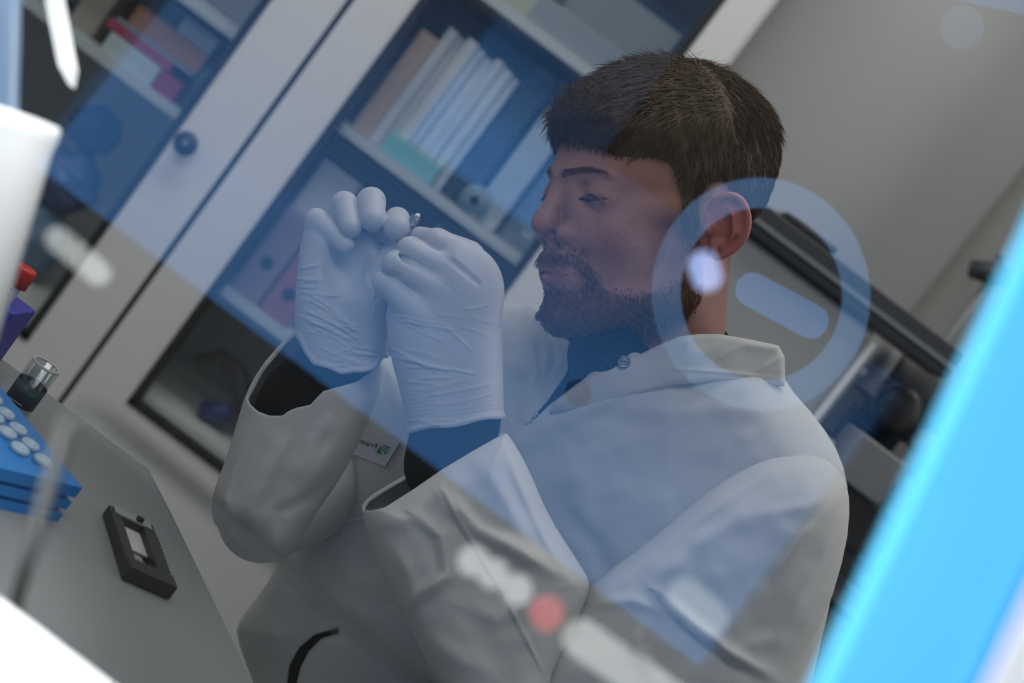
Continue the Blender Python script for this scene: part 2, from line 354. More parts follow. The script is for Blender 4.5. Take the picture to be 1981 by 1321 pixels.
# left door contents
SA = 0.911
cabbox('cardboard_box', (0.50, 0.42, 0.36), -0.93, -0.88, SA, SA + 0.09, 'beige box at the left of the left cabinet shelf', 'box')
cabbox('carton', (0.60, 0.66, 0.68), -0.838, -0.735, SA, SA + 0.035, 'pale grey carton at the front of the left shelf', 'carton', y0=2.345, dep=0.09)
cabbox('book', (0.42, 0.06, 0.12), -0.855, -0.725, SA + 0.036, SA + 0.052, 'crimson book lying on the pale grey carton', 'book', y0=2.35, dep=0.10)
cabbox('carton', (0.50, 0.24, 0.13), -0.835, -0.69, SA + 0.060, SA + 0.098, 'orange carton above the crimson book', 'carton', y0=2.37, dep=0.10)
cabbox('carton', (0.28, 0.34, 0.42), -0.85, -0.69, SA + 0.0525, SA + 0.0595, 'thin slate blue packet under the orange carton', 'packet', y0=2.36, dep=0.11)
cabbox('carton', (0.40, 0.04, 0.14), -0.733, -0.690, SA, SA + 0.034, 'small magenta box at the shelf end', 'box', y0=2.345, dep=0.08)
cabbox('carton', (0.38, 0.41, 0.47), -0.76, -0.69, SA + 0.0985, SA + 0.13, 'grey carton lying on the orange carton', 'carton', y0=2.37, dep=0.1)
e = empty('wash_bottle', (-0.665, 2.37, SA), 'squat clear wash bottle with a black cap behind the left door', 'bottle')
MB().lathe((-0.665, 2.37, SA), (0, 0, 1), [(0, 0), (0.02, 0), (0.021, 0.07), (0.012, 0.088), (0, 0.09)]).obj('bottle_body', mat('bottle_blue', (0.10, 0.14, 0.2), 0.3), e, True)
MB().lathe((-0.665, 2.37, SA + 0.088), (0, 0, 1), [(0, 0), (0.014, 0), (0.014, 0.022), (0, 0.024)]).obj('cap', M_black, e, True)
# blue bagged bundles under the shelf
for i, (xa, za, ra, c, wd) in enumerate(((-0.80, 0.782, 0.042, (0.02, 0.10, 0.25), 'bright blue bundle under the left cabinet shelf'), (-0.79, 0.682, 0.055, (0.09, 0.15, 0.30), 'slate blue sack in the left cabinet'), (-0.79, 0.566, 0.062, (0.16, 0.28, 0.42), 'pale blue sack lying lowest in the left cabinet'))):
    bm = bmesh.new(); bmesh.ops.create_icosphere(bm, subdivisions=4, radius=1.0)
    for v in bm.verts:
        n = v.co.normalized(); k = 1 + 0.09 * math.sin(7 * n.x + i) * math.sin(6 * n.z + 2 * i) + 0.05 * math.sin(15 * n.z + 3 * n.x)
        v.co = Vector((xa + n.x * ra * 1.1 * k, 2.45 + n.y * ra * k, za + n.z * ra * 1.05 * k))
    bm.verts.index_update(); V = [tuple(v.co) for v in bm.verts]; Fs = [[v.index for v in f.verts] for f in bm.faces]; bm.free()
    props(mesh_obj('plastic_sack', V, Fs, mat('sack', c, 0.4, noise=0.25, nscale=50), smooth=True), wd, 'sack')

# ------------------------------------------------------------------ equipment on the right
BY = 2.05
def wallbox(name, m_, x0, x1, z0, z1, y0, y1, label, cat, bev=0.004, group=None):
    return props(MB().box((x0, y0, z0), (x1, y1, z1), bev=bev).obj(name, m_), label, cat, group)
bench = empty('equipment_bench', (1.0, 2.3, 0), 'dark equipment bench along the back wall behind the shoulder', 'bench')
MB().box((0.10, 2.02, 0.98), (1.6, 2.52, 1.02), bev=0.004).obj('worktop', M_dark, bench)
MB().box((0.12, 2.06, 0.0), (1.58, 2.5, 0.98)).obj('cupboard_body', M_grey, bench)
for zz in (0.35, 0.64, 0.93): MB().box((0.12, 2.045, zz), (1.58, 2.06, zz + 0.012)).obj('drawer_gap', M_black, bench)
e = empty('imaging_unit', (0.27, 2.1, 1.02), 'light grey instrument with a dark top edge behind the neck', 'instrument')
MB().box((0.06, 2.03, 1.02), (0.403, 2.10, 1.285), bev=0.006).obj('housing', M_lgrey, e)
MB().box((0.03, 2.01, 1.287), (0.52, 2.11, 1.332), bev=0.004).obj('lid', M_dark, e)
MB().box((0.03, 2.004, 1.303), (0.52, 2.0098, 1.310)).obj('lid_trim', M_grey, e)
MB().box((0.405, 2.02, 1.10), (0.413, 2.029, 1.27)).obj('handle', M_white, e)
MB().box((0.20, 2.03, 1.335), (0.29, 2.11, 1.345), bev=0.003).obj('latch_plate', M_dark, e)
e = empty('microscope', (0.55, 2.2, 1.02), 'black bench microscope with rounded head beside the grey instrument', 'microscope')
MB().box((0.43, 2.14, 1.02), (0.66, 2.45, 1.05), bev=0.008).obj('base', M_black, e)
MB().box((0.50, 2.30, 1.05), (0.60, 2.44, 1.33), bev=0.02).obj('arm', M_black, e)
MB().lathe((0.48, 2.22, 1.25), (1, 0.0, 0.12), [(0, 0), (0.06, 0), (0.075, 0.02), (0.075, 0.12), (0.05, 0.15), (0, 0.155)]).obj('head', M_dark, e, True)
MB().lathe((0.515, 2.14, 1.22), (0, -1, 0), [(0, 0), (0.035, 0), (0.035, 0.03), (0.026, 0.036), (0, 0.037)]).obj('focus_knob', M_black, e, True)
MB().lathe((0.580, 2.13, 1.20), (0, -1, 0), [(0, 0), (0.022, 0), (0.022, 0.03), (0.01, 0.036), (0, 0.037)]).obj('small_knob', M_grey, e, True)
MB().tube([(0.46, 2.15, 1.30), (0.46, 2.12, 1.21)], 0.018).obj('objective', M_grey, e, True)
MB().box((0.43, 2.12, 1.115), (0.60, 2.3, 1.13), bev=0.003).obj('stage', M_black, e)
MB().lathe((0.442, 2.12, 1.232), (0, -1, 0), [(0, 0), (0.006, 0), (0.005, 0.004), (0, 0.004)]).obj('indicator', M_white, e, True)
wallbox('control_box', M_grey, 0.465, 0.548, 1.055, 1.125, 1.99, 2.10, 'light grey square box in front of the black microscope', 'box').location.z += 0.035
wallbox('control_box_stand', M_black, 0.455, 0.60, 1.02, 1.088, 2.0, 2.11, 'black plinth under the light grey square box', 'plinth')
wallbox('control_box', M_grey, 0.575, 0.66, 1.09, 1.15, 1.97, 2.09, 'mid grey box right of the light grey square box, cut by the blue frame', 'box')
wallbox('control_box_stand', M_black, 0.61, 0.70, 1.02, 1.0895, 1.98, 2.09, 'black block under the mid grey box', 'plinth')
wallbox('paper_box', M_lgrey, 0.372, 0.45, 1.088, 1.125, 2.0, 2.028, 'small pale box right behind the coat shoulder', 'box')
wallbox('storage_box', M_black, 0.36, 0.452, 1.021, 1.087, 2.0, 2.029, 'black low box under the small pale box', 'box')
wallbox('rack_unit', M_dark, 0.665, 1.1, 1.02, 1.42, 2.1, 2.4, 'dark rack unit at the right end of the bench', 'instrument')
e = empty('wall_tap', (0.58, 2.5, 1.3), 'thin grey pipe with a dark valve at the right of the back wall', 'pipe')
MB().tube([(0.60, 2.50, 1.02), (0.60, 2.50, 1.55), (0.60, 2.56, 1.56)], 0.009).obj('pipe', M_grey, e, True)
MB().tube([(0.555, 2.49, 1.50), (0.60, 2.49, 1.52), (0.64, 2.49, 1.53)], [0.016, 0.022, 0.014]).obj('valve', M_dark, e, True)

# ------------------------------------------------------------------ desk and its things
e = empty('desk', (-0.4, 0.85, 0), 'grey laboratory desk with a slanted right edge in the lower left', 'desk')
DZ = 0.75
dp = [(-1.0, 1.221), (-0.187, 1.221), (-0.138, 1.159), (-0.001, 0.977), (0.20, 0.70), (0.20, 0.42), (-1.0, 0.42)]
MB().prism([(x, y, DZ) for x, y in dp], (0, 0, -0.028)).obj('tabletop', M_desk, e)
for lx, ly in ((-0.95, 1.15), (-0.24, 1.15), (-0.95, 0.47), (0.12, 0.47)):
    MB().box((lx - 0.02, ly - 0.02, 0), (lx + 0.02, ly + 0.02, DZ - 0.028)).obj('leg', M_dark, e)
# slide holder
A = onZ(197, 996, DZ); Bp = onZ(235, 1122, DZ); Cc = onZ(308, 1150, DZ)
d1 = (Bp - A); L1 = np.linalg.norm(d1); d1 /= L1; d2 = np.array([-d1[1], d1[0], 0]);
if np.dot(d2, Cc - Bp) < 0: d2 = -d2
L2 = 0.040; up = np.array([0, 0, 1.])
def hp(a, b_, h): return A + d1 * a + d2 * b_ + up * h
def hbox(mb, a0, a1, b0, b1, h0, h1):
    V = [hp(a, b_, h) for a in (a0, a1) for b_ in (b0, b1) for h in (h0, h1)]
    return mb.add(V, [(0, 1, 3, 2), (4, 6, 7, 5), (0, 4, 5, 1), (2, 3, 7, 6), (0, 2, 6, 4), (1, 5, 7, 3)])
e = empty('slide_holder', hp(L1 / 2, L2 / 2, 0), 'small black slide holder with a rectangular opening lying on the grey desk', 'slide holder')
fr = MB(); T = 0.010
hbox(fr, 0, 0.012, 0, L2, 0.001, T); hbox(fr, L1 - 0.016, L1, 0, L2, 0.001, T + 0.002); hbox(fr, 0.012, L1 - 0.016, 0, 0.009, 0.001, T); hbox(fr, 0.012, L1 - 0.016, L2 - 0.011, L2, 0.001, T)
fr.obj('frame', M_black, e)
hbox(MB(), 0.001, 0.0115, 0.003, 0.036, T + 0.0001, T + 0.0015).obj('end_clip', M_grey, e)
hbox(MB(), 0.012, L1 * 0.5, 0.009, L2 - 0.011, 0.003, 0.0045).obj('glass_slide', M_lgrey, e)
hbox(MB(), L1 * 0.5 + 0.002, L1 - 0.016, 0.009, L2 - 0.016, 0.002, 0.003).obj('cover_strip', M_grey, e)
tt = MB()
for k in range(14): hbox(tt, 0.018 + k * 0.0055, 0.0205 + k * 0.0055, L2, L2 + 0.0012, 0.004, T)
tt.obj('grip_ribs', M_black, e)
hbox(MB(), 0.006, 0.010, 0.022, 0.027, T + 0.0016, T + 0.005).obj('latch', M_black, e)

# blue tube rack
Bc = onZ(112, 1009, DZ); e1 = onZ(0, 762, DZ + 0.03) - onZ(139, 935, DZ + 0.03); e1 /= np.linalg.norm(e1); e2 = np.array([-e1[1], e1[0], 0]); e2 = e2 if e2[1] < 0 else -e2
RL, RW, RH = 0.24, 0.13, 0.030
e = empty('tube_rack', Bc + e1 * RL / 2 + e2 * RW / 2, 'bright blue tube rack full of milky capped tubes at the left edge', 'tube rack')
def rb(mb, a0, a1, b0, b1, h0, h1):
    V = [Bc + e1 * a + e2 * b_ + up * h for a in (a0, a1) for b_ in (b0, b1) for h in (h0, h1)]
    return mb.add(V, [(0, 1, 3, 2), (4, 6, 7, 5), (0, 4, 5, 1), (2, 3, 7, 6), (0, 2, 6, 4), (1, 5, 7, 3)])
bk = MB(); rb(bk, 0.004, RL - 0.004, 0.004, RW - 0.004, 0.0, RH)
for h0, h1 in ((0.0, 0.007), (0.011, 0.018), (0.022, RH + 0.001)): rb(bk, 0, RL, 0, RW, h0, h1)
bk.obj('rack_body', M_bluerack, e)
for i in range(11):
    for j in range(1):
        c = Bc + e1 * (0.022 + i * 0.0195) + e2 * (0.026 + j * 0.0195) + up * (RH + 0.001)
        MB().lathe(c, (0, 0, 1), [(0, 0), (0.0075, 0), (0.0075, 0.003), (0.0065, 0.0042), (0.004, 0.0042), (0.0035, 0.003), (0, 0.003)], 16).obj('tube_cap', M_caps, e, True)
        c = c + e2 * 0.0195 * 0.82 + e1 * 0.009
        if i < 10: MB().lathe(c, (0, 0, 1), [(0, 0), (0.0075, 0), (0.0075, 0.003), (0.0065, 0.0042), (0.004, 0.0042), (0.0035, 0.003), (0, 0.003)], 16).obj('tube_cap', M_caps, e, True)

# clear vial with dark label
vb = onZ(18, 806, DZ); vy = vb[1]
tp = onY(82, 702, vy); ht = tp[2] - DZ; vr = 0.0122
e = empty('glass_vial', (vb[0], vy, DZ), 'open clear vial with a dark teal label standing behind the blue rack', 'vial')
MB().lathe((vb[0], vy, DZ), (0, 0, 1), [(0, 0.001), (vr, 0.001), (vr, ht), (vr - 0.001, ht + 0.0005), (vr - 0.002, ht), (vr - 0.002, 0.003), (0, 0.003)], 48).obj('vial_body', M_vial2, e, True)
MB().lathe((vb[0], vy, DZ), (0, 0, 1), [(vr + 0.0002, ht * 0.28), (vr + 0.0004, ht * 0.28), (vr + 0.0004, ht * 0.66), (vr + 0.0002, ht * 0.66)], 48).obj('label', M_navy, e, True)
MB().lathe((vb[0], vy, DZ), (0, 0, 1), [(vr - 0.0022, ht * 0.75), (vr, ht - 0.0005), (vr + 0.0003, ht + 0.0008), (vr - 0.0005, ht + 0.0016), (vr - 0.002, ht + 0.0008)][1:], 48).obj('rim', M_lgrey, e, True)
# label print
def arc_plate(c, r, a0, a1, z0, z1, n=8):
    V = []; Fq = []
    for i in range(n + 1):
        a = a0 + (a1 - a0) * i / n
        for z in (z0, z1): V.append((c[0] + r * math.sin(a), c[1] - r * math.cos(a), z))
    for i in range(n): Fq.append([2 * i, 2 * i + 2, 2 * i + 3, 2 * i + 1])
    return V, Fq
V, Fq = arc_plate((vb[0], vy), vr + 0.0007, 0.35, 0.95, DZ + ht * 0.53, DZ + ht * 0.57); mesh_obj('label_print', V, Fq, M_green, e)
V, Fq = arc_plate((vb[0], vy), vr + 0.0007, -0.5, 0.5, DZ + ht * 0.33, DZ + ht * 0.345); mesh_obj('label_print', V, Fq, M_lgrey, e)
# red capped tube in indigo rack
q = onY(20, 600, 1.17)
e = empty('sample_rack', (q[0] - 0.03, 1.17, DZ), 'indigo plastic rack half hidden behind the white jug', 'rack')
qx = onY(38, 615, 1.17)[0]; qz = onY(38, 600, 1.17)[2]
MB().box((qx - 0.10, 1.15, DZ), (qx, 1.20, qz), bev=0.002).obj('rack_body', M_indigo, e)
for k in range(4): MB().lathe((qx - 0.012 - k * 0.022, 1.1499, qz - 0.02), (0, -1, 0), [(0, 0), (0.008, 0), (0.008, 0.001), (0, 0.001)], 20).obj('window_hole', M_navy, e)
t0 = onY(30, 562, 1.17)
e = empty('sample_tube', (qx - 0.016, 1.17, DZ), 'small tube with a red screw cap standing in the indigo rack', 'tube')
tz = onY(45, 545, 1.17)[2]; tx = onY(45, 545, 1.17)[0] - 0.004
MB().lathe((tx, 1.17, qz - 0.02), (0, 0, 1), [(0, 0), (0.0065, 0.0), (0.0065, tz - qz + 0.018)], 24).obj('tube_body', M_white, e, True)
MB().lathe((tx, 1.17, tz - 0.006), (0, 0, 1), [(0.0, 0), (0.0098, 0), (0.0098, 0.016), (0.0088, 0.0175), (0, 0.0175)], 24).obj('screw_cap', M_red, e, True)
for k in range(3): MB().box((tx - 0.003, 1.1625, tz - 0.010 - k * 0.005), (tx + 0.003, 1.1632, tz - 0.0085 - k * 0.005)).obj('print_mark', M_navy, e)

# ------------------------------------------------------------------ foreground, camera side of the desk
ax = px(-60 + 28, 190 - 96, 0.80) - px(-60, 190, 0.80); ax /= np.linalg.norm(ax)
top = px(-62, 196, 0.68); Lj = 0.27
e = empty('white_jug', top - ax * Lj, 'overexposed white cylindrical jug with a flared rim, left edge', 'jug')
rt = 0.0443
MB().lathe(top - ax * Lj, ax, [(0, 0), (rt * 0.96, 0), (rt * 0.975, Lj - 0.012), (rt * 0.985, Lj - 0.010), (rt * 1.0, Lj - 0.004), (rt * 0.99, Lj), (rt * 0.93, Lj), (rt * 0.9, Lj - 0.02), (rt * 0.8, 0.01), (0, 0.01)], 72).obj('jug_body', M_white, e, True)
p = px(95, -90, 0.74); q = px(136, 160, 0.74)
MB().prism([px(75, -60, 0.74), px(112, 125, 0.74), px(134, 165, 0.74), px(140, 130, 0.74), px(104, -60, 0.74)], Fw * 0.01).obj('plastic_strip', M_white)
props(bpy.data.objects['plastic_strip'], 'bright white pointed strip hanging down at the upper left', 'strip')
MB().tube([px(-8, 215, 0.69), px(-2, -120, 0.69)], 0.0107, 32).obj('clear_column', mat('pale_blue_plastic', (0.13, 0.19, 0.28), 0.15))
props(bpy.data.objects['clear_column'], 'pale blue glossy column rising out of the white jug', 'column')

tr = empty('white_tray', (-0.2, 0.47, DZ), 'overexposed white box top filling the bottom left corner', 'box')
T1 = px(0, 1138, 0.50); T2 = px(172, 1321, 0.50); tdir = T2 - T1; tdir[2] = 0; tdir /= np.linalg.norm(tdir); zt = (T1[2] + T2[2]) / 2
tn = np.array([tdir[1], -tdir[0], 0])
Q = [T1 - tdir * 0.3, T2 + tdir * 0.05, T2 + tdir * 0.05 + tn * 0.16, T1 - tdir * 0.3 + tn * 0.16]
MB().prism([(q_[0], q_[1], zt) for q_ in Q], (0, 0, DZ + 0.001 - zt)).obj('box_shell', M_white, tr)

# bent thin rod added to draw a blurred dark band
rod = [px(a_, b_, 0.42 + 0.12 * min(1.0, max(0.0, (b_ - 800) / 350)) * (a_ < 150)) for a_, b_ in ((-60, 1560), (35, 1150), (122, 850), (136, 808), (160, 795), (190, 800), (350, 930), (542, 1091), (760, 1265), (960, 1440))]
MB().tube(rod, 0.0025, 10).obj('dark_band_rod', M_gask, smooth=True)
props(bpy.data.objects['dark_band_rod'], 'bent rod added for the blurred dark band across the lower left', 'rod')

# glass sash and its blue frame
sash = empty('safety_screen', px(1800, 1000, PANE_D), 'tilted glass sash with a cyan blue frame and white outer edge', 'glass sash')
g = [px(-500, -350, PANE_D), px(2085, -350, PANE_D), px(2290, 120, PANE_D), px(1585, 1560, PANE_D), px(-500, 1560, PANE_D)]
g = [px(-500, -350, PANE_D), px(2420, -350, PANE_D), px(1480, 1560, PANE_D), px(-500, 1560, PANE_D)]
mesh_obj('glass_pane', g, [[0, 1, 2, 3]], M_pane, sash)
def strip(x0a, x0b, dep0, dep1, m_, nm, w):
    # x at y=-350 and y=1560 of the left border, width w in px
    MB().prism([px(x0a, -350, dep0), px(x0a + w, -350, dep0), px(x0b + w, 1560, dep0), px(x0b, 1560, dep0)], Fw * (dep1 - dep0)).obj(nm, m_, sash)
sl = (1570 - 1981) / (1321 - 440)     # dx/dy of the strip edge
def xe(y, x1321=1600): return x1321 + sl * (y - 1321)
strip(xe(-350), xe(1560), 0.372, 0.384, M_blueframe, 'blue_frame', 292)
strip(xe(-350) + 292, xe(1560) + 292, 0.370, 0.384, mat('blue_seal', (0.02, 0.15, 0.65), 0.5), 'seal', 22)
strip(xe(-350) + 314, xe(1560) + 314, 0.368, 0.386, M_white, 'outer_trim', 260)

# ------------------------------------------------------------------ lamps behind the camera which the sash glass reflects
ringY = -0.9
cen = refl(1473, 568, ringY); rad = np.linalg.norm(refl(1658, 568, ringY) - cen)
M_ring = emis('ring_tube', (0.20, 0.50, 1.0), 2.3)
e = empty('magnifier_lamp', cen, 'ring lamp whose blue ring is mirrored over the ear', 'lamp')
u1 = refl(1573, 568, ringY) - cen; u1 /= np.linalg.norm(u1); u2 = refl(1473, 468, ringY) - cen; u2 -= u1 * np.dot(u1, u2); u2 /= np.linalg.norm(u2)
n3 = np.cross(u1, u2); annV = []; annF = []
for k in range(96):
    a = 2 * math.pi * k / 96; dd = u1 * math.cos(a) + u2 * math.sin(a) * 1.06
    annV += [cen + dd * rad * 0.84, cen + dd * rad * 1.14]
for k in range(96): annF.append([2 * k, 2 * k + 1, (2 * k + 3) % 192, (2 * k + 2) % 192])
mesh_obj('ring_diffuser', annV, annF, M_ring, e)
MB().prism([cen + np.array([0, -0.003, 0]) + (u1 * math.cos(a) + u2 * 1.06 * math.sin(a)) * rad * 0.86 for a in np.linspace(0, 2 * math.pi, 64, endpoint=False)], (0, -0.01, 0)).obj('lens_cover', M_dark, e)
MB().tube([cen - np.array([0, 0.03, 0]) + (u1 * math.cos(a) + u2 * 1.06 * math.sin(a)) * rad for a in np.linspace(0, 2 * math.pi, 48, endpoint=False)], rad * 0.10, 10, closed=True).obj('ring_housing', M_lgrey, e, True)
GY = 0.17
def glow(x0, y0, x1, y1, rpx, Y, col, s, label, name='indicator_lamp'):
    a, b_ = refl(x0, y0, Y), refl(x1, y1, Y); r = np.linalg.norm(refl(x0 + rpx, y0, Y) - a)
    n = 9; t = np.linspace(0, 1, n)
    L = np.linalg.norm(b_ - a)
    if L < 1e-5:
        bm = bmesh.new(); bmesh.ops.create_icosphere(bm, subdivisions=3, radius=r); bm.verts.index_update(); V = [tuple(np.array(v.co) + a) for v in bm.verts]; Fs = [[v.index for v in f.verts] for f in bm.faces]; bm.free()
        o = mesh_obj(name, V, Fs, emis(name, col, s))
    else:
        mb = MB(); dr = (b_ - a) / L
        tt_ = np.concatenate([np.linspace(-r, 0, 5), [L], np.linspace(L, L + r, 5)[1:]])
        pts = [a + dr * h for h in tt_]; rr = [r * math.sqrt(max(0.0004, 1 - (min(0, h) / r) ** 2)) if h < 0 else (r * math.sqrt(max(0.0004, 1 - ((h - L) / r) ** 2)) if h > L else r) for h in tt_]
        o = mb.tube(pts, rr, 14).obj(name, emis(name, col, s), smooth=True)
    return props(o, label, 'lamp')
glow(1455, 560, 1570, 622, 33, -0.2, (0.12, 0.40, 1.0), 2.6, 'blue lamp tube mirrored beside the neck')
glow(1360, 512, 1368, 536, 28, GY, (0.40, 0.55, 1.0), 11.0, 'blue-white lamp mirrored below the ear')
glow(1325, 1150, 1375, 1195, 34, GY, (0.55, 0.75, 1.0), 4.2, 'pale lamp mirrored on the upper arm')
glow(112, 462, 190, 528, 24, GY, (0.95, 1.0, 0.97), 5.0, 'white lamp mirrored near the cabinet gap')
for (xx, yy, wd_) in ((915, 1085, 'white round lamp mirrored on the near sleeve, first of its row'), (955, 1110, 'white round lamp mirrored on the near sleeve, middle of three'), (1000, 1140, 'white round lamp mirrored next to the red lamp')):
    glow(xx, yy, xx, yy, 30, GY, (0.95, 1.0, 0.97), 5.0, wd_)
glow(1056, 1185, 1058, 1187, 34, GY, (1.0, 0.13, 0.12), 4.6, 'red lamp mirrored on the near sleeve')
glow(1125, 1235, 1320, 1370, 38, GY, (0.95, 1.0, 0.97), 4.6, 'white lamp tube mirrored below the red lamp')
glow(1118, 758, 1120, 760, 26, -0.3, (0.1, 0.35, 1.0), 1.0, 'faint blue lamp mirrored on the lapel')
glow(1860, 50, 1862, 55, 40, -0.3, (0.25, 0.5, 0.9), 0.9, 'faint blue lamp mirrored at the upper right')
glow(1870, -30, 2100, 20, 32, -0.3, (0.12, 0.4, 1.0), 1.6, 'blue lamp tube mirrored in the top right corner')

# ================================================================== the person, modelled as implicit solids
SC = 0.00045434; ZF = 1.25
def Wp(P):
    """(picture x, picture y, depth offset in the same unit) -> world"""
    P = np.asarray(P, float); d = ZF + P[:, 2] * SC
    return CAM + (Fw + np.outer((P[:, 0] - 990.5) / FPX, CR) - np.outer((P[:, 1] - 660.5) / FPX, CU)) * d[:, None]

def smin(a, b, k): h = np.clip(0.5 + 0.5 * (b - a) / k, 0, 1); return b + (a - b) * h - k * h * (1 - h)
def smax(a, b, k): return -smin(-a, -b, k)
def ell(P, c, r):
    q = P - np.array(c, np.float32); r = np.array(r, np.float32)
    k0 = np.sqrt(((q / r) ** 2).sum(1)); k1 = np.sqrt(((q / (r * r)) ** 2).sum(1)) + 1e-9
    return k0 * (k0 - 1) / k1
def cap(P, a, b, ra, rb, zs=1.0):
    a = np.array(a, np.float32); b = np.array(b, np.float32)
    if zs != 1.0:
        zz = np.array([1, 1, 1 / zs], np.float32); P = P * zz; a = a * zz; b = b * zz
    ba = b - a; pa = P - a; h = np.clip(pa @ ba / (ba @ ba), 0, 1)
    return np.sqrt(((pa - h[:, None] * ba) ** 2).sum(1)) - (ra + (rb - ra) * h)
def chain(P, pts, k=6, zs=1.0):
    d = None
    for (a, b) in zip(pts[:-1], pts[1:]):
        c = cap(P, a[:3], b[:3], a[3], b[3], zs); d = c if d is None else smin(d, c, k)
    return d
def chaikin(p, n=1):
    p = np.array(p, float)
    for _ in range(n):
        q = np.roll(p, -1, 0); p = np.stack([p * .75 + q * .25, p * .25 + q * .75], 1).reshape(-1, 2)
    return p
class Poly:
    """distance to an outline, looked up on a fine grid"""
    def __init__(s, pts, smooth=1, step=2.0, pad=60):
        p = chaikin(pts, smooth) if smooth else np.array(pts, float)
        s.lo = p.min(0) - pad; s.st = step; hi = p.max(0) + pad
        nx, ny = np.ceil((hi - s.lo) / step).astype(int) + 1; s.n = (nx, ny)
        X, Y = np.meshgrid(s.lo[0] + np.arange(nx) * step, s.lo[1] + np.arange(ny) * step, indexing='ij')
        Q = np.stack([X.ravel(), Y.ravel()], 1); d = np.full(len(Q), 1e9); ins = np.zeros(len(Q), bool)
        for i in range(len(p)):
            a, b = p[i], p[(i + 1) % len(p)]; e = b - a; w_ = Q - a; t = np.clip((w_ @ e) / (e @ e + 1e-9), 0, 1)
            d = np.minimum(d, ((w_ - t[:, None] * e) ** 2).sum(1))
            c = (a[1] > Q[:, 1]) != (b[1] > Q[:, 1])
            xi = a[0] + (Q[:, 1] - a[1]) / (b[1] - a[1] + 1e-12) * e[0]; ins ^= c & (Q[:, 0] < xi)
        s.g = (np.sqrt(d) * np.where(ins, -1, 1)).reshape(nx, ny).astype(np.float32)
    def __call__(s, x, y):
        u = np.clip((x - s.lo[0]) / s.st, 0, s.n[0] - 1.001); v = np.clip((y - s.lo[1]) / s.st, 0, s.n[1] - 1.001)
        i = u.astype(int); j = v.astype(int); fu = u - i; fv = v - j; g_ = s.g
        return (g_[i, j] * (1 - fu) + g_[i + 1, j] * fu) * (1 - fv) + (g_[i, j + 1] * (1 - fu) + g_[i + 1, j + 1] * fu) * fv
def pillow(P, poly, zc, H, R):
    d = poly(P[:, 0], P[:, 1]); z = zc(P[:, 0], P[:, 1]) if callable(zc) else zc
    return (np.sqrt((np.maximum(d + R, 0) / R) ** 2 + ((P[:, 2] - z) / H) ** 2) - 1) * min(R, H)

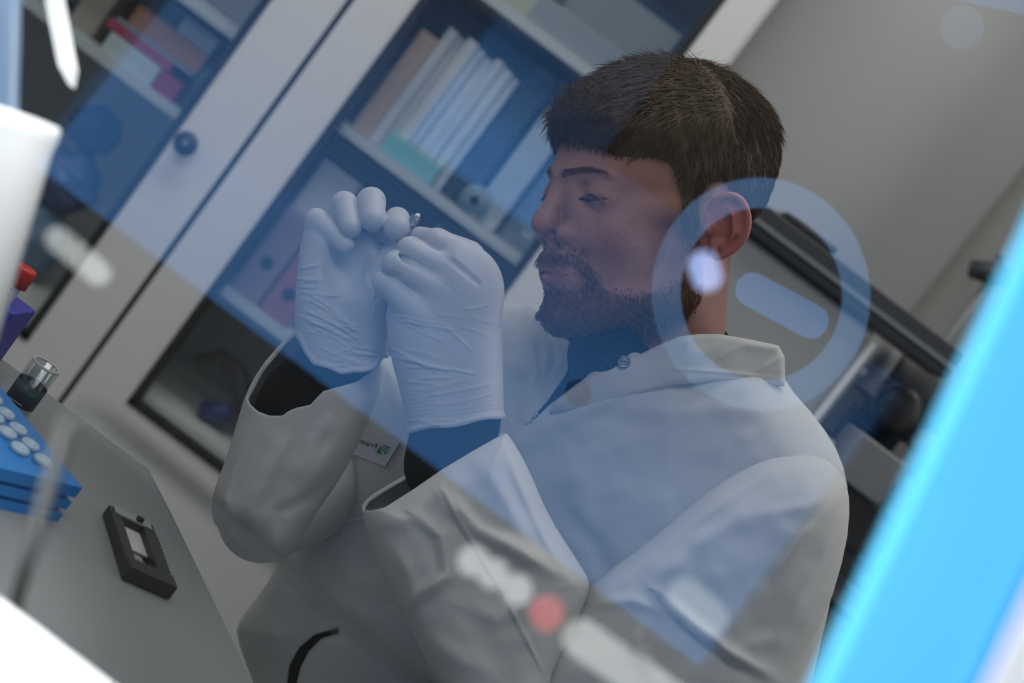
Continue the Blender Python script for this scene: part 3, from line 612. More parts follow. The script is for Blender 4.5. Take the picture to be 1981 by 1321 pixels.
def surface(f, lo, hi, h, relax=2):
    """surface nets of f<0 over a sparse grid; returns verts (px space) and quads"""
    lo = np.array(lo, float); B = 8
    nb = np.ceil((np.array(hi, float) - lo) / (h * B)).astype(int); N = nb * B + 1
    I = np.stack(np.meshgrid(*[np.arange(n) for n in nb], indexing='ij'), -1).reshape(-1, 3)
    C_ = lo + (I + 0.5) * B * h; fc = f(C_.astype(np.float32))
    act = np.abs(fc) < B * h * 0.87 * 1.9
    F = np.repeat(np.repeat(np.repeat(np.where(fc < 0, -50., 50.).astype(np.float32).reshape(nb), B, 0), B, 1), B, 2)
    F = np.pad(F, ((0, 1),) * 3, mode='edge')
    off = np.stack(np.meshgrid(*[np.arange(B + 1)] * 3, indexing='ij'), -1).reshape(-1, 3)
    A = I[act]
    for s0 in range(0, len(A), 2500):
        G = (A[s0:s0 + 2500, None, :] * B + off[None]).reshape(-1, 3)
        F[G[:, 0], G[:, 1], G[:, 2]] = f((lo + G * h).astype(np.float32))
    s = F < 0
    cnt = sum(s[a:N[0] - 1 + a, b:N[1] - 1 + b, c:N[2] - 1 + c].astype(np.int8) for a in (0, 1) for b in (0, 1) for c in (0, 1))
    cells = np.argwhere((cnt > 0) & (cnt < 8)); idx = -np.ones(tuple(N - 1), np.int32); idx[cells[:, 0], cells[:, 1], cells[:, 2]] = np.arange(len(cells))
    acc = np.zeros((len(cells), 3)); num = np.zeros(len(cells))
    cor = [(a, b, c) for a in (0, 1) for b in (0, 1) for c in (0, 1)]
    val = {c: F[cells[:, 0] + c[0], cells[:, 1] + c[1], cells[:, 2] + c[2]] for c in cor}
    for a in cor:
        for ax_ in range(3):
            if a[ax_] == 0:
                b = list(a); b[ax_] = 1; b = tuple(b); va, vb_ = val[a], val[b]; cr = (va < 0) != (vb_ < 0)
                t = np.where(cr, va / np.where(cr, va - vb_, 1), 0); p = np.tile(np.array(a, float), (len(cells), 1)); p[:, ax_] = t
                acc[cr] += p[cr]; num[cr] += 1
    V = lo + (cells + acc / num[:, None]) * h
    Q = []
    for ax_ in range(3):
        o1, o2 = (ax_ + 1) % 3, (ax_ + 2) % 3
        sl0 = [slice(0, n - 1) if k == ax_ else slice(1, n - 1) for k, n in enumerate(N)]
        sl1 = [slice(1, n) if k == ax_ else slice(1, n - 1) for k, n in enumerate(N)]
        e_ = np.argwhere(s[tuple(sl0)] != s[tuple(sl1)]); shift = np.array([0 if k == ax_ else 1 for k in range(3)]); e_ = e_ + shift
        neg = s[e_[:, 0], e_[:, 1], e_[:, 2]]
        def c_(d1_, d2_):
            q_ = e_.copy(); q_[:, o1] -= d1_; q_[:, o2] -= d2_; return idx[q_[:, 0], q_[:, 1], q_[:, 2]]
        q4 = np.stack([c_(1, 1), c_(0, 1), c_(0, 0), c_(1, 0)], 1); q4[~neg] = q4[~neg][:, ::-1]; Q.append(q4)
    Q = np.concatenate(Q)
    Q = Q[(Q >= 0).all(1)]
    for _ in range(relax):
        a2 = np.zeros_like(V); n2 = np.zeros(len(V))
        for i in range(4):
            for j in ((i + 1) % 4, (i + 3) % 4):
                for k in range(3): a2[:, k] += np.bincount(Q[:, i], V[Q[:, j], k], len(V))
                n2 += np.bincount(Q[:, i], minlength=len(V))
        V = V * 0.4 + 0.6 * a2 / np.maximum(n2, 1)[:, None]
        Vf = V.astype(np.float32); f0 = f(Vf); ep = 1.0
        g_ = np.stack([(f(Vf + np.eye(3, dtype=np.float32)[k] * ep) - f0) / ep for k in range(3)], 1)
        st = np.clip(f0, -h, h)[:, None] * g_ / np.maximum((g_ ** 2).sum(1), 0.25)[:, None]
        V = V - 0.9 * st
    return V, Q

def vnormals(V, Q):
    a = V[Q[:, 2]] - V[Q[:, 0]]; b = V[Q[:, 3]] - V[Q[:, 1]]; n = np.cross(a, b); N_ = np.zeros_like(V)
    for i in range(4):
        for k in range(3): N_[:, k] += np.bincount(Q[:, i], n[:, k], len(V))
    return N_ / (np.linalg.norm(N_, axis=1)[:, None] + 1e-12)

_wv = [(RNG.uniform(0, 6.28), 6.28 / RNG.uniform(45, 170), RNG.uniform(0, 6.28)) for _ in range(14)]
def ripple(V):
    return sum(np.sin((V[:, 0] * math.cos(a) + V[:, 1] * math.sin(a)) * k + 1.3 * np.sin(V[:, 1] * 0.013 + p) + p) / (k * 16) for a, k, p in _wv) * 0.62
def folds(V, N_, strokes):
    """raise cloth along drawn fold lines: (points, width, height, skew)"""
    front = np.clip(-N_[:, 2], 0, 1); D = np.zeros(len(V))
    for pts, wdt, amp, skew in strokes:
        p = np.array(pts, float); best = np.full(len(V), 1e9); sg = np.zeros(len(V)); tt_ = np.zeros(len(V)); n = len(p) - 1
        for i in range(n):
            a, b = p[i], p[i + 1]; e_ = b - a; w_ = V[:, :2] - a; t = np.clip((w_ @ e_) / (e_ @ e_), 0, 1); q = w_ - t[:, None] * e_; d = np.hypot(q[:, 0], q[:, 1])
            m_ = d < best; best[m_] = d[m_]; sg[m_] = np.sign(e_[0] * w_[m_, 1] - e_[1] * w_[m_, 0]); tt_[m_] = (i + t[m_]) / n
        x = best / wdt; env = np.sin(np.pi * np.clip(tt_ * 0.9 + 0.05, 0, 1)) ** 0.6
        D += amp * env * (np.exp(-x * x) - skew * sg * x * np.exp(-x * x) * 1.6)
    V = V.copy(); V[:, 2] -= (D + ripple(V)) * front; return V

person = empty('person', Wp(np.array([[1150, 1500, 150.]]))[0] * np.array([1, 1, 0]), 'person with brown hair and beard in a white lab coat, gloved hands raised', 'person')

# ------------------------------------------------------------------ head
HO = np.array([1249, 370, 40.], np.float32); hf = np.array([-0.82, 0, -0.572], np.float32); hs = np.array([0.572, 0, -0.82], np.float32)
def hloc(P):
    q = P - HO; return np.stack([q @ hf, q @ hs, -q[:, 1]], 1)
def hpx(a, b, c): return HO + hf * a + hs * b - np.array([0, 1, 0]) * c
EYE = (152, 71, -9)
def head_base(L):
    S_ = L.copy(); S_[:, 1] = np.abs(L[:, 1])
    d = ell(L, (-45, 0, 62), (226, 158, 172))
    d = smin(d, ell(L, (75, 0, -60), (132, 112, 190)), 45)
    d = smin(d, cap(S_, (160, 38, -228), (-10, 100, -190), 38, 34), 30)
    d = smin(d, cap(S_, (-10, 102, -190), (-35, 128, -60), 34, 34), 35)
    d = smin(d, ell(L, (190, 0, -236), (42, 46, 40)), 30)
    d = smin(d, ell(L, (178, 0, -150), (62, 60, 62)), 30)
    d = smin(d, ell(S_, (120, 74, -80), (58, 48, 50)), 30)
    d = smin(d, cap(S_, (100, 95, -40), (30, 125, -30), 26, 22), 25)
    d = smax(d, -ell(S_, (214, 64, -6), (52, 42, 28)), 20)          # eye sockets
    d = smin(d, cap(S_, (188, 18, 32), (150, 88, 36), 21, 15), 14)   # brow ridge
    return d, S_
def head_f(P):
    L = hloc(P); d, S_ = head_base(L)
    d = smin(d, cap(S_, (185, 26, -8), (172, 52, -88), 22, 30), 20)
    n = cap(L, (190, 0, 24), (232, 0, -46), 15, 20); n = smin(n, ell(L, (238, 0, -62), (28, 26, 23)), 14)
    n = smin(n, ell(S_, (203, 34, -83), (30, 20, 21)), 8); n = smin(n, cap(L, (232, 0, -78), (215, 0, -98), 12, 14), 8)
    d = smin(d, n, 14)
    d = smax(d, -cap(S_, (230, 14, -100), (206, 24, -94), 4.5, 8), 5)   # nostrils
    d = smax(d, -cap(S_, (186, 56, -58), (180, 60, -98), 6, 7), 9)
    # lips
    d = smin(d, cap(S_, (237, 0, -146), (210, 40, -156), 9, 5), 6)
    d = smin(d, cap(S_, (233, 0, -168), (208, 36, -163), 11, 6), 6)
    d = smax(d, -cap(S_, (245, 0, -157), (213, 42, -162), 3.6, 2.6), 4)
    # lids: a ball over the eye, opened by a narrow slit
    e = np.array(EYE, np.float32); r = np.sqrt(((S_ - e) ** 2).sum(1))
    d = smin(d, r - 33, 12)
    v = S_[:, 1] - 71; lid = np.abs(S_[:, 2] + 13 - v * 0.02 + 0.004 * v * v) - 5.0 * np.clip(1 - (v / 31) ** 2, 0, 1)
    d = smax(d, -np.maximum(lid, np.maximum(r - 46, 130 - S_[:, 0])), 1.6)
    # neck
    d = smin(d, cap(P, (1318, 480, 55), (1298, 720, 85), 96, 98), 30)
    d = smin(d, cap(P, (1250, 560, 50), (1235, 700, 85), 60, 66), 40)
    # ear of the near side, then the far one
    for sgn in (1, -1):
        x0 = P[:, 0] if sgn > 0 else None
        if sgn > 0:
            zc = -48 - (P[:, 0] - 1372) * 0.50
            g_ = ear_p(P[:, 0], P[:, 1]); ea = (np.sqrt((np.maximum(g_ + 13, 0) / 13) ** 2 + ((P[:, 2] - zc) / 17) ** 2) - 1) * 13
            rim = np.sqrt((g_ + 8) ** 2 + (P[:, 2] - zc + 15) ** 2) - 7
            rim = np.maximum(rim, -(P[:, 0] - 1369 + np.maximum(0, P[:, 1] - 455) * 0.3))
            ea = smin(ea, rim, 4)
            anti = cap(P, (1411, 400, -88), (1424, 450, -92), 6, 7); anti = smin(anti, cap(P, (1424, 450, -92), (1398, 480, -78), 7, 6), 6)
            ea = smin(ea, anti, 6)
            ea = smax(ea, -cap(P, (1402, 425, -88), (1398, 458, -84), 15, 15), 5)
            ea = smax(ea, -ell(P, (1412, 398, -98), (15, 14, 16)), 6)
            ea = smin(ea, ell(P, (1372, 446, -62), (12, 14, 20)), 7)
            d = smin(d, ea, 6)
        else:
            c0 = hpx(-78, -160, -62); d = smin(d, ell(P, c0, (38, 62, 26)), 8)
    return d
ear_p = Poly([(1362, 425), (1370, 392), (1392, 374), (1418, 369), (1441, 382), (1453, 408), (1455, 436), (1447, 464), (1428, 486), (1406, 500), (1386, 506), (1374, 496), (1370, 470), (1362, 448)])
hair_p = Poly([(300, 168), (195, 118), (172, 88), (120, 66), (70, 66), (38, 48), (22, 8), (10, -40), (2, -92), (-12, -94), (-22, -20), (-40, 14), (-78, 22), (-104, 0), (-118, -70), (-124, -120), (-150, -168), (-220, -172), (-400, -150), (-400, 400), (300, 400)], 1, pad=200)
beard_p = Poly([(14, -40), (10, -120), (22, -165), (78, -186), (128, -184), (160, -150), (178, -112), (200, -100), (330, -98), (330, -330), (60, -330), (-40, -262), (-52, -190), (-34, -120), (-20, -44)], 1, pad=200)
lips_p = Poly([(212, -158), (190, -168), (206, -176), (260, -178), (300, -175), (300, -150), (235, -147), (200, -152)], 1, pad=200)
HB = ((1015, 100, -190), (1540, 810, 300))
hV, hQ = surface(head_f, HB[0], HB[1], 3.0)
L = hloc(hV.astype(np.float32)); aa, bb, cc = L[:, 0], L[:, 1], L[:, 2]
base = np.tile(np.array([0.34, 0.17, 0.135]), (len(hV), 1))
def blend(mask, col):
    global base
    m_ = np.clip(mask, 0, 1)[:, None]; base = base * (1 - m_) + np.array(col) * m_
G3 = lambda a, b, c, r: np.exp(-(((aa - a) ** 2 + (np.abs(bb) - b) ** 2 + (cc - c) ** 2) / r ** 2))
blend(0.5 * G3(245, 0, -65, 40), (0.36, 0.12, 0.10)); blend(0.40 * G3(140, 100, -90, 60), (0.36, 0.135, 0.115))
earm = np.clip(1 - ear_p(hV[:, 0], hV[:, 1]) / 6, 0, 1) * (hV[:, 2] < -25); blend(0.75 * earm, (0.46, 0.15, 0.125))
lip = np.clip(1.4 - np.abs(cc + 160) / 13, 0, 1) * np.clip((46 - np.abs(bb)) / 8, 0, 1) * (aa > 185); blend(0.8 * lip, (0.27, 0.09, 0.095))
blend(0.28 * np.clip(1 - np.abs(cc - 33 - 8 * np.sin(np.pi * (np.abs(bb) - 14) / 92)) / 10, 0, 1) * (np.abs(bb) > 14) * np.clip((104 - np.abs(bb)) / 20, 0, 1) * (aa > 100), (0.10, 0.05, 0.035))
blend(0.45 * G3(150, 75, -26, 24), (0.24, 0.115, 0.115)); blend(0.35 * G3(185, 40, -5, 22), (0.24, 0.115, 0.11))  # darker under the eye; inner socket shade painted into the skin
blend(0.55 * np.clip(1 - hair_p(aa, cc) / 16, 0, 1) * (hV[:, 1] < 540), (0.07, 0.04, 0.028))
_g = np.maximum(beard_p(aa, cc), -lips_p(aa, cc)); blend(0.30 * np.clip((-_g + 4) / 30, 0, 1) * (hV[:, 1] < 690), (0.07, 0.035, 0.025))
# torso and arms inside the clothes, same skin mesh
def body_f(P):
    d = cap(P, (1298, 780, 95), (1200, 1100, 270), 90, 140); d = smin(d, cap(P, (1200, 1100, 270), (1090, 1600, 300), 140, 150), 40)
    d = smin(d, cap(P, (1480, 920, 100), (930, 850, 430), 70, 70), 60)
    d = smin(d, chain(P, [(1510, 960, 60, 75), (1120, 1380, -130, 62), (900, 930, -165, 48), (885, 780, -150, 44)], 20), 20)
    d = smin(d, chain(P, [(900, 830, 430, 60), (650, 940, 340, 52), (500, 1010, 80, 46), (640, 740, -25, 44), (655, 650, -45, 40)], 20), 20)
    return d
def fdig(*p): return list(p)
# fingers (x, y, depth, radius)
NEAR = [[(905, 497, -158, 33), (846, 467, -168, 24), (812, 458, -130, 20)],
        [(885, 532, -178, 33), (794, 485, -182, 26), (796, 500, -110, 20)],
        [(856, 565, -186, 33), (766, 511, -190, 25), (776, 530, -112, 20)],
        [(815, 610, -188, 32), (745, 546, -186, 23), (762, 570, -116, 18)],
        [(855, 660, -110, 34), (800, 560, -90, 27), (792, 480, -98, 22)]]
FAR = [[(607, 500, -50, 24), (613, 426, -66, 22), (668, 474, -112, 19)],
       [(643, 480, -42, 27), (666, 396, -70, 25), (679, 440, -116, 22)],
       [(688, 475, -42, 28), (718, 390, -78, 27), (722, 424, -122, 25.5)],
       [(728, 480, -42, 28), (768, 426, -84, 24), (767, 440, -128, 27)],
       [(700, 600, -70, 40), (742, 520, -88, 30), (778, 462, -108, 22)]]
def hands_f(P):
    d = None
    for ch in NEAR + FAR:
        c = chain(P, [(x, y, z, r * 0.5) for x, y, z, r in ch], 6); d = c if d is None else np.minimum(d, c)
    d = smin(d, cap(P, (850, 580, -150), (885, 800, -150), 52, 44, 0.6), 14)
    d = smin(d, cap(P, (665, 560, -46), (655, 680, -45), 46, 40, 0.5), 14)
    return d
body_all = lambda P: smin(body_f(P), hands_f(P), 12)
bV, bQ = surface(body_all, (420, 380, -260), (1660, 1560, 480), 9.0, 1)
nV = len(hV)
sk = np.concatenate([base, np.tile(np.array([0.34, 0.17, 0.135]), (len(bV), 1))])
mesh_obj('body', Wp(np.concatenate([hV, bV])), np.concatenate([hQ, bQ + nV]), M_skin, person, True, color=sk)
# eyes
for sg in (1, -1):
    c = hpx(EYE[0] + 0.5, sg * EYE[1], EYE[2]); cw = Wp(c[None])[0]; r = 29.5 * SC * 1.03
    bm = bmesh.new(); bmesh.ops.create_uvsphere(bm, u_segments=32, v_segments=24, radius=r); bm.verts.index_update(); V = [tuple(np.array(v.co) + cw) for v in bm.verts]; Fs = [[v.index for v in f_.verts] for f_ in bm.faces]; bm.free()
    eb = mesh_obj('eye', V, Fs, M_eye, person, True)
    g0 = hf * 0.93 + np.array([0, 0.30, 0]) + hs * (0.16 if sg > 0 else -0.16); g0 /= np.linalg.norm(g0); c2 = c + g0 * 23.5
    w1 = Wp(np.array([c2, c2 + g0 * 8])); MB().lathe(w1[0], w1[1] - w1[0], [(0.0072, 0.0), (0.006, 0.0028), (0.003, 0.0040), (0, 0.0043)], 28).obj('iris', M_iris, eb, True)

# ------------------------------------------------------------------ hair and beard
def skull(L): return head_base(L)[0]
def hair_f(P):
    L = hloc(P); d = skull(L); g_ = hair_p(L[:, 0], L[:, 2])
    top = np.clip((L[:, 2] - 20) / 120, 0, 1)
    T = np.clip(-g_ * 0.45, -12, 10 + 15 * top)
    ph = np.arctan2(L[:, 1], L[:, 0] + 60) * 24 + L[:, 2] * 0.02
    T = T + (np.sin(ph) + 0.6 * np.sin(ph * 2.3 + 1)) * 1.3 * np.clip(-g_ / 20, 0, 1)
    fr = np.exp(-((L[:, 0] - 175) ** 2 + (L[:, 2] - 128) ** 2) / 55 ** 2) * 10 * (g_ < 0)
    return d - T - fr
sV, sQ = surface(hair_f, (1020, 90, -200), (1540, 560, 330), 4.0, 1)
sL = hloc(sV.astype(np.float32)); keep = hair_p(sL[:, 0], sL[:, 2]) < 3
sQ = sQ[keep[sQ].all(1)]
def strands(seeds, normals, tang, Ln, lift, wid, nseg=6, curl=0.0):
    n = len(seeds); t = np.linspace(0, 1, nseg + 1); V = []; 
    side = np.cross(normals, tang); side /= np.linalg.norm(side, axis=1)[:, None] + 1e-9
    ph = RNG.uniform(0, 6.28, n)
    rings = []
    for k, tt_ in enumerate(t):
        c = seeds + tang * (Ln * tt_)[:, None] + normals * (lift * Ln * np.sin(tt_ * 1.8))[:, None] - normals * 1.5 + side * (curl * Ln * np.sin(tt_ * 3 + ph))[:, None]
        w_ = (wid * (1 - 0.85 * tt_ ** 1.5))[:, None]
        rings.append(np.stack([c + side * w_, c - side * (w_ * 0.5) + normals * w_ * 0.86, c - side * (w_ * 0.5) - normals * w_ * 0.86], 1))
    R_ = np.stack(rings, 1); V = R_.reshape(-1, 3); b0 = np.arange(n)[:, None, None] * (nseg + 1) * 3 + np.arange(nseg)[None, :, None] * 3 + np.arange(3)[None, None, :]
    nx_ = np.roll(np.arange(3), -1); b1 = np.arange(n)[:, None, None] * (nseg + 1) * 3 + np.arange(nseg)[None, :, None] * 3 + nx_[None, None, :]
    Q = np.stack([b0, b1, b1 + 3, b0 + 3], -1).reshape(-1, 4); return V, Q
def seeds_on(V, Q, cond, n):
    N_ = vnormals(V, Q); ids = np.unique(Q); ids = ids[cond[ids]]; pick = RNG.choice(ids, n); return V[pick] + RNG.normal(0, 1.2, (n, 3)), N_[pick]
def proj(T_, N_): T_ = T_ - N_ * (T_ * N_).sum(1)[:, None]; return T_ / (np.linalg.norm(T_, axis=1)[:, None] + 1e-9)
hp_, hn_ = seeds_on(sV, sQ, keep & (sL[:, 1] > -190), 15000); hl = hloc(hp_.astype(np.float32))
# flow: from the crown forward on top, downward and back on the sides
topw = np.clip((hl[:, 2] - 110) / 60, 0, 1)[:, None]
fl = topw * (hf[None] * 1.0 + np.array([[0, 0.1, 0]])) + (1 - topw) * (np.array([[0, 1.0, 0]]) + hf[None] * np.where(hl[:, 0] > 20, 0.55, -0.15)[:, None])
crown = hl[:, 0] < -90; fl[crown] = np.array([0, 1.0, 0]) - hf * 0.25
tg = proj(fl + RNG.normal(0, 0.17, fl.shape), hn_)
ln = np.where(topw[:, 0] > 0.3, 46, 30) * RNG.uniform(0.6, 1.2, len(hl)); dd = -hair_p(hl[:, 0], hl[:, 2]); ln = ln * np.where(hl[:, 0] > 35, np.clip(dd / 20, 0.75, 1), np.clip(dd / 20, 0.6, 1)); ln = np.where((hl[:, 0] > 90) & (hl[:, 2] > 60) & (hl[:, 2] < 130), RNG.uniform(12, 30, len(hl)) + 26 * RNG.uniform(0, 1, len(hl)) ** 4, ln)
hSV, hSQ = strands(hp_, hn_, tg, ln, 0.10, np.full(len(hl), 0.95), 6, 0.05)
# loose wisps at the quiff and on the crown
c1 = (hl[:, 0] > 120) & (hl[:, 2] > 115); i1 = RNG.choice(np.where(c1)[0], 240)
w1V, w1Q = strands(hp_[i1], hn_[i1], proj(hf[None] * 0.6 + np.array([[0, -0.4, 0]]) + RNG.normal(0, 0.5, (240, 3)), hn_[i1]), RNG.uniform(22, 46, 240), 0.65, np.full(240, 0.8), 8, 0.18)
c2_ = (hl[:, 2] > 170); i2 = RNG.choice(np.where(c2_)[0], 260)
w2V, w2Q = strands(hp_[i2], hn_[i2], proj(np.tile(-hf, (260, 1)) + RNG.normal(0, 0.4, (260, 3)), hn_[i2]), RNG.uniform(25, 50, 260), 0.22, np.full(260, 0.7), 8, 0.1)
def joinm(parts):
    Vs, Qs, n = [], [], 0
    for V_, Q_ in parts: Vs.append(V_); Qs.append(Q_ + n); n += len(V_)
    return np.concatenate(Vs), np.concatenate(Qs)
V, Q = joinm([(sV, sQ), (hSV, hSQ), (w1V, w1Q), (w2V, w2Q)])
mesh_obj('hair', Wp(V), Q, M_hair, person, True)
# beard
bl = hloc(hV.astype(np.float32)); g_ = np.maximum(beard_p(bl[:, 0], bl[:, 2]), -lips_p(bl[:, 0], bl[:, 2]))
bc = (g_ < -2) & (hV[:, 1] < 690)
bp, bn = seeds_on(hV, hQ, bc, 13000); l2 = hloc(bp.astype(np.float32)); gd = -np.maximum(beard_p(l2[:, 0], l2[:, 2]), -lips_p(l2[:, 0], l2[:, 2]))
dens = RNG.uniform(0, 1, len(bp)) < np.clip(gd / 15, 0.15, 1) * np.where(l2[:, 0] > 120, 1, 0.75); bp, bn, l2, gd = bp[dens], bn[dens], l2[dens], gd[dens]
tb = proj(np.tile(np.array([0.12, 1.0, 0.0]), (len(bp), 1)) + hf * 0.25 + RNG.normal(0, 0.28, (len(bp), 3)), bn)
lb = RNG.uniform(11, 24, len(bp)) * np.clip(gd / 20, 0.4, 1)
V, Q = strands(bp, bn, tb, lb, 0.34, np.full(len(bp), 0.75), 5, 0.09); mesh_obj('beard', Wp(V), Q, M_beard, person, True)
# brows and lashes
ids = np.where((np.abs(cc - 33 - 8 * np.sin(np.pi * (np.abs(bb) - 14) / 92)) < 6.5 * np.clip((112 - np.abs(bb)) / 70, 0.2, 1)) & (np.abs(bb) > 16) & (np.abs(bb) < 98) & (aa > 100))[0]
hN = vnormals(hV, hQ); ib = RNG.choice(ids, 900)
tb = proj(-hf[None] * 0.6 + hs[None] * np.sign(bb[ib])[:, None] * 0.9 + RNG.normal(0, 0.2, (900, 3)), hN[ib])
V1, Q1 = strands(hV[ib] + hN[ib] * 2.2, hN[ib], tb, RNG.uniform(7, 13, 900), 0.15, np.full(900, 0.38), 4)
el = []; en = []
for sg in (1, -1):
    for t_ in np.linspace(-28, 30, 60):
        bb_ = 71 + t_; cz = -13 + t_ * 0.02 - 0.004 * t_ * t_ + 6.0 * (1 - (t_ / 31) ** 2); aa_ = EYE[0] + math.sqrt(max(0, 33.5 ** 2 - t_ ** 2 - (cz - EYE[2]) ** 2))
        el.append(hpx(aa_, sg * bb_, cz)); en.append(hf)
el = np.array(el); en = np.array(en); V2, Q2 = strands(el, en, np.tile(np.array([-0.4, 0.75, -0.3]), (len(el), 1)), np.full(len(el), 11.), 0.2, np.full(len(el), 0.6), 4)
V, Q = joinm([(V1, Q1), (V2, Q2)]); mesh_obj('eyebrows', Wp(V), Q, M_beard, person, True)

# ------------------------------------------------------------------ gloves
near_p = Poly([(795, 1050), (792, 842), (775, 760), (758, 700), (750, 650), (745, 600), (765, 560), (800, 525), (840, 485), (875, 458), (905, 468), (935, 500), (958, 545), (971, 600), (973, 700), (975, 806), (977, 1050)])
far_p = Poly([(590, 900), (571, 660), (573, 600), (575, 540), (579, 480), (592, 440), (620, 430), (665, 420), (710, 425), (745, 450), (758, 480), (754, 560), (752, 640), (742, 900)])
fkeep_p = Poly([(500, 300), (900, 300), (900, 690), (742, 694), (728, 712), (700, 722), (655, 722), (630, 713), (606, 704), (588, 684), (571, 652), (500, 650)], 0)
def wr(P, pts, w_, a):
    """thin wrinkle: a ridge beside a hollow"""
    d = np.full(len(P), 1e9, np.float32); sg = np.ones(len(P), np.float32)
    for p, q in zip(pts[:-1], pts[1:]):
        p = np.array(p, np.float32); q = np.array(q, np.float32); e_ = q - p; v = P[:, :2] - p; t = np.clip(v @ e_ / (e_ @ e_), 0, 1)
        dd_ = np.hypot(*(v - t[:, None] * e_).T); m_ = dd_ < d; d = np.where(m_, dd_, d); sg = np.where(m_, np.sign(e_[0] * v[:, 1] - e_[1] * v[:, 0]), sg)
    x = d / w_; return a * np.exp(-x * x) * (1 - 1.4 * sg * x)
def rwr(n, x0, x1, y0, y1, len0, len1, slope, jit):
    out = []
    for _ in range(n):
        x, y, l = RNG.uniform(x0, x1), RNG.uniform(y0, y1), RNG.uniform(len0, len1); a = slope + RNG.normal(0, jit)
        b_ = RNG.normal(0, 0.12)
        out.append(([(x + l * t * math.cos(a + b_ * t), y + l * t * math.sin(a + b_ * t)) for t in (0, 0.33, 0.66, 1.0)], RNG.uniform(2.2, 4.2), RNG.uniform(0.5, 1.3)))
    return out
WN = rwr(9, 748, 790, 600, 720, 40, 110, 0.22, 0.12) + rwr(5, 850, 930, 560, 640, 40, 80, 0.4, 0.2) + rwr(9, 780, 860, 700, 820, 50, 130, -0.08, 0.06)
WF = rwr(16, 574, 620, 560, 700, 40, 110, 0.32, 0.16) + rwr(6, 575, 590, 500, 560, 20, 40, 0.0, 0.1) + rwr(9, 700, 735, 520, 640, 30, 60, 1.4, 0.25) + rwr(8, 620, 700, 660, 712, 40, 80, 0.05, 0.2)
def near_f(P):
    d = pillow(P, near_p, -150, 66, 78)
    d = smin(d, ell(P, (900, 560, -178), (75, 85, 34)), 25)
    fs = [chain(P, c, 10) for c in NEAR]
    fi = smin(smin(smin(fs[0], fs[1], 2.0), fs[2], 2.0), fs[3], 2.0)
    d = smin(d, fi, 8); d = smin(d, fs[4], 10)
    for crs in ([(925, 548, -214, 3), (905, 530, -218, 4), (830, 470, -210, 5.5), (798, 460, -192, 4)], [(895, 580, -226, 2.5), (870, 556, -228, 4), (800, 508, -220, 6), (763, 494, -196, 5)], [(850, 612, -228, 2.5), (832, 590, -230, 4), (775, 540, -220, 6), (743, 524, -196, 5)]):
        d = smax(d, -chain(P, crs, 3), 7)
    for pts, w_, a in WN: d = d - wr(P, pts, w_, a)
    d = d - 0.3 * np.sin((P[:, 1] + 0.15 * P[:, 0]) * 0.75) * np.clip((P[:, 1] - 740) / 50, 0, 1)
    lim = 824 - 0.16 * (P[:, 0] - 880) + 2.5 * np.sin(P[:, 0] / 17)
    d = d - 3.5 * np.exp(-((P[:, 1] - lim + 6) / 6) ** 2)
    return smax(d, P[:, 1] - lim, 2)
def far_f(P):
    d = pillow(P, far_p, -52, 54, 55)
    d = smin(d, ell(P, (612, 590, -78), (36, 110, 34)), 20)
    d = smin(d, ell(P, (715, 600, -88), (44, 80, 36)), 22)
    d = smax(d, -ell(P, (672, 510, -118), (46, 60, 34)), 18)
    fs = [chain(P, c, 8) for c in FAR]
    fi = smin(smin(smin(fs[0], fs[1], 2.0), fs[2], 2.0), fs[3], 2.0)
    d = smin(d, fi, 7); d = smin(d, fs[4], 10)
    for pts, w_, a in WF: d = d - wr(P, pts, w_, a * 1.2)
    k_ = fkeep_p(P[:, 0], P[:, 1]) + 1.5 * np.sin(P[:, 0] / 9)
    d = d - 3.0 * np.exp(-((k_ + 5) / 5) ** 2)
    return smax(d, k_, 2)
gV, gQ = surface(near_f, (715, 425, -270), (985, 850, -60), 2.4, 2); mesh_obj('glove', Wp(gV), gQ, M_glove, person, True)
gV, gQ = surface(far_f, (555, 350, -175), (830, 740, 30), 2.4, 2); mesh_obj('glove', Wp(gV), gQ, M_glove, person, True)
# small clear microtube between the fingertips
tb_ = empty('microtube', Wp(np.array([[800, 430, -125.]]))[0], 'tiny crumpled clear tube pinched between the gloved fingertips', 'tube')
q0, q1 = Wp(np.array([[788, 446, -126.], [806, 418, -126.]])); MB().lathe(q0, q1 - q0, [(0.0, 0), (0.0025, 0.001), (0.0042, 0.006), (0.0045, 0.013), (0.0052, 0.0135), (0.0052, 0.0145), (0.004, 0.0145), (0.0038, 0.007), (0, 0.002)], 20).obj('tube_body', M_vial2, tb_, True)
q2, q3 = Wp(np.array([[809, 417, -128.], [800, 424, -134.]])); MB().tube([q1, (q1 + q2) / 2 + Fw * -0.002, q2], 0.0022, 8).obj('hinge', M_white, tb_, True)

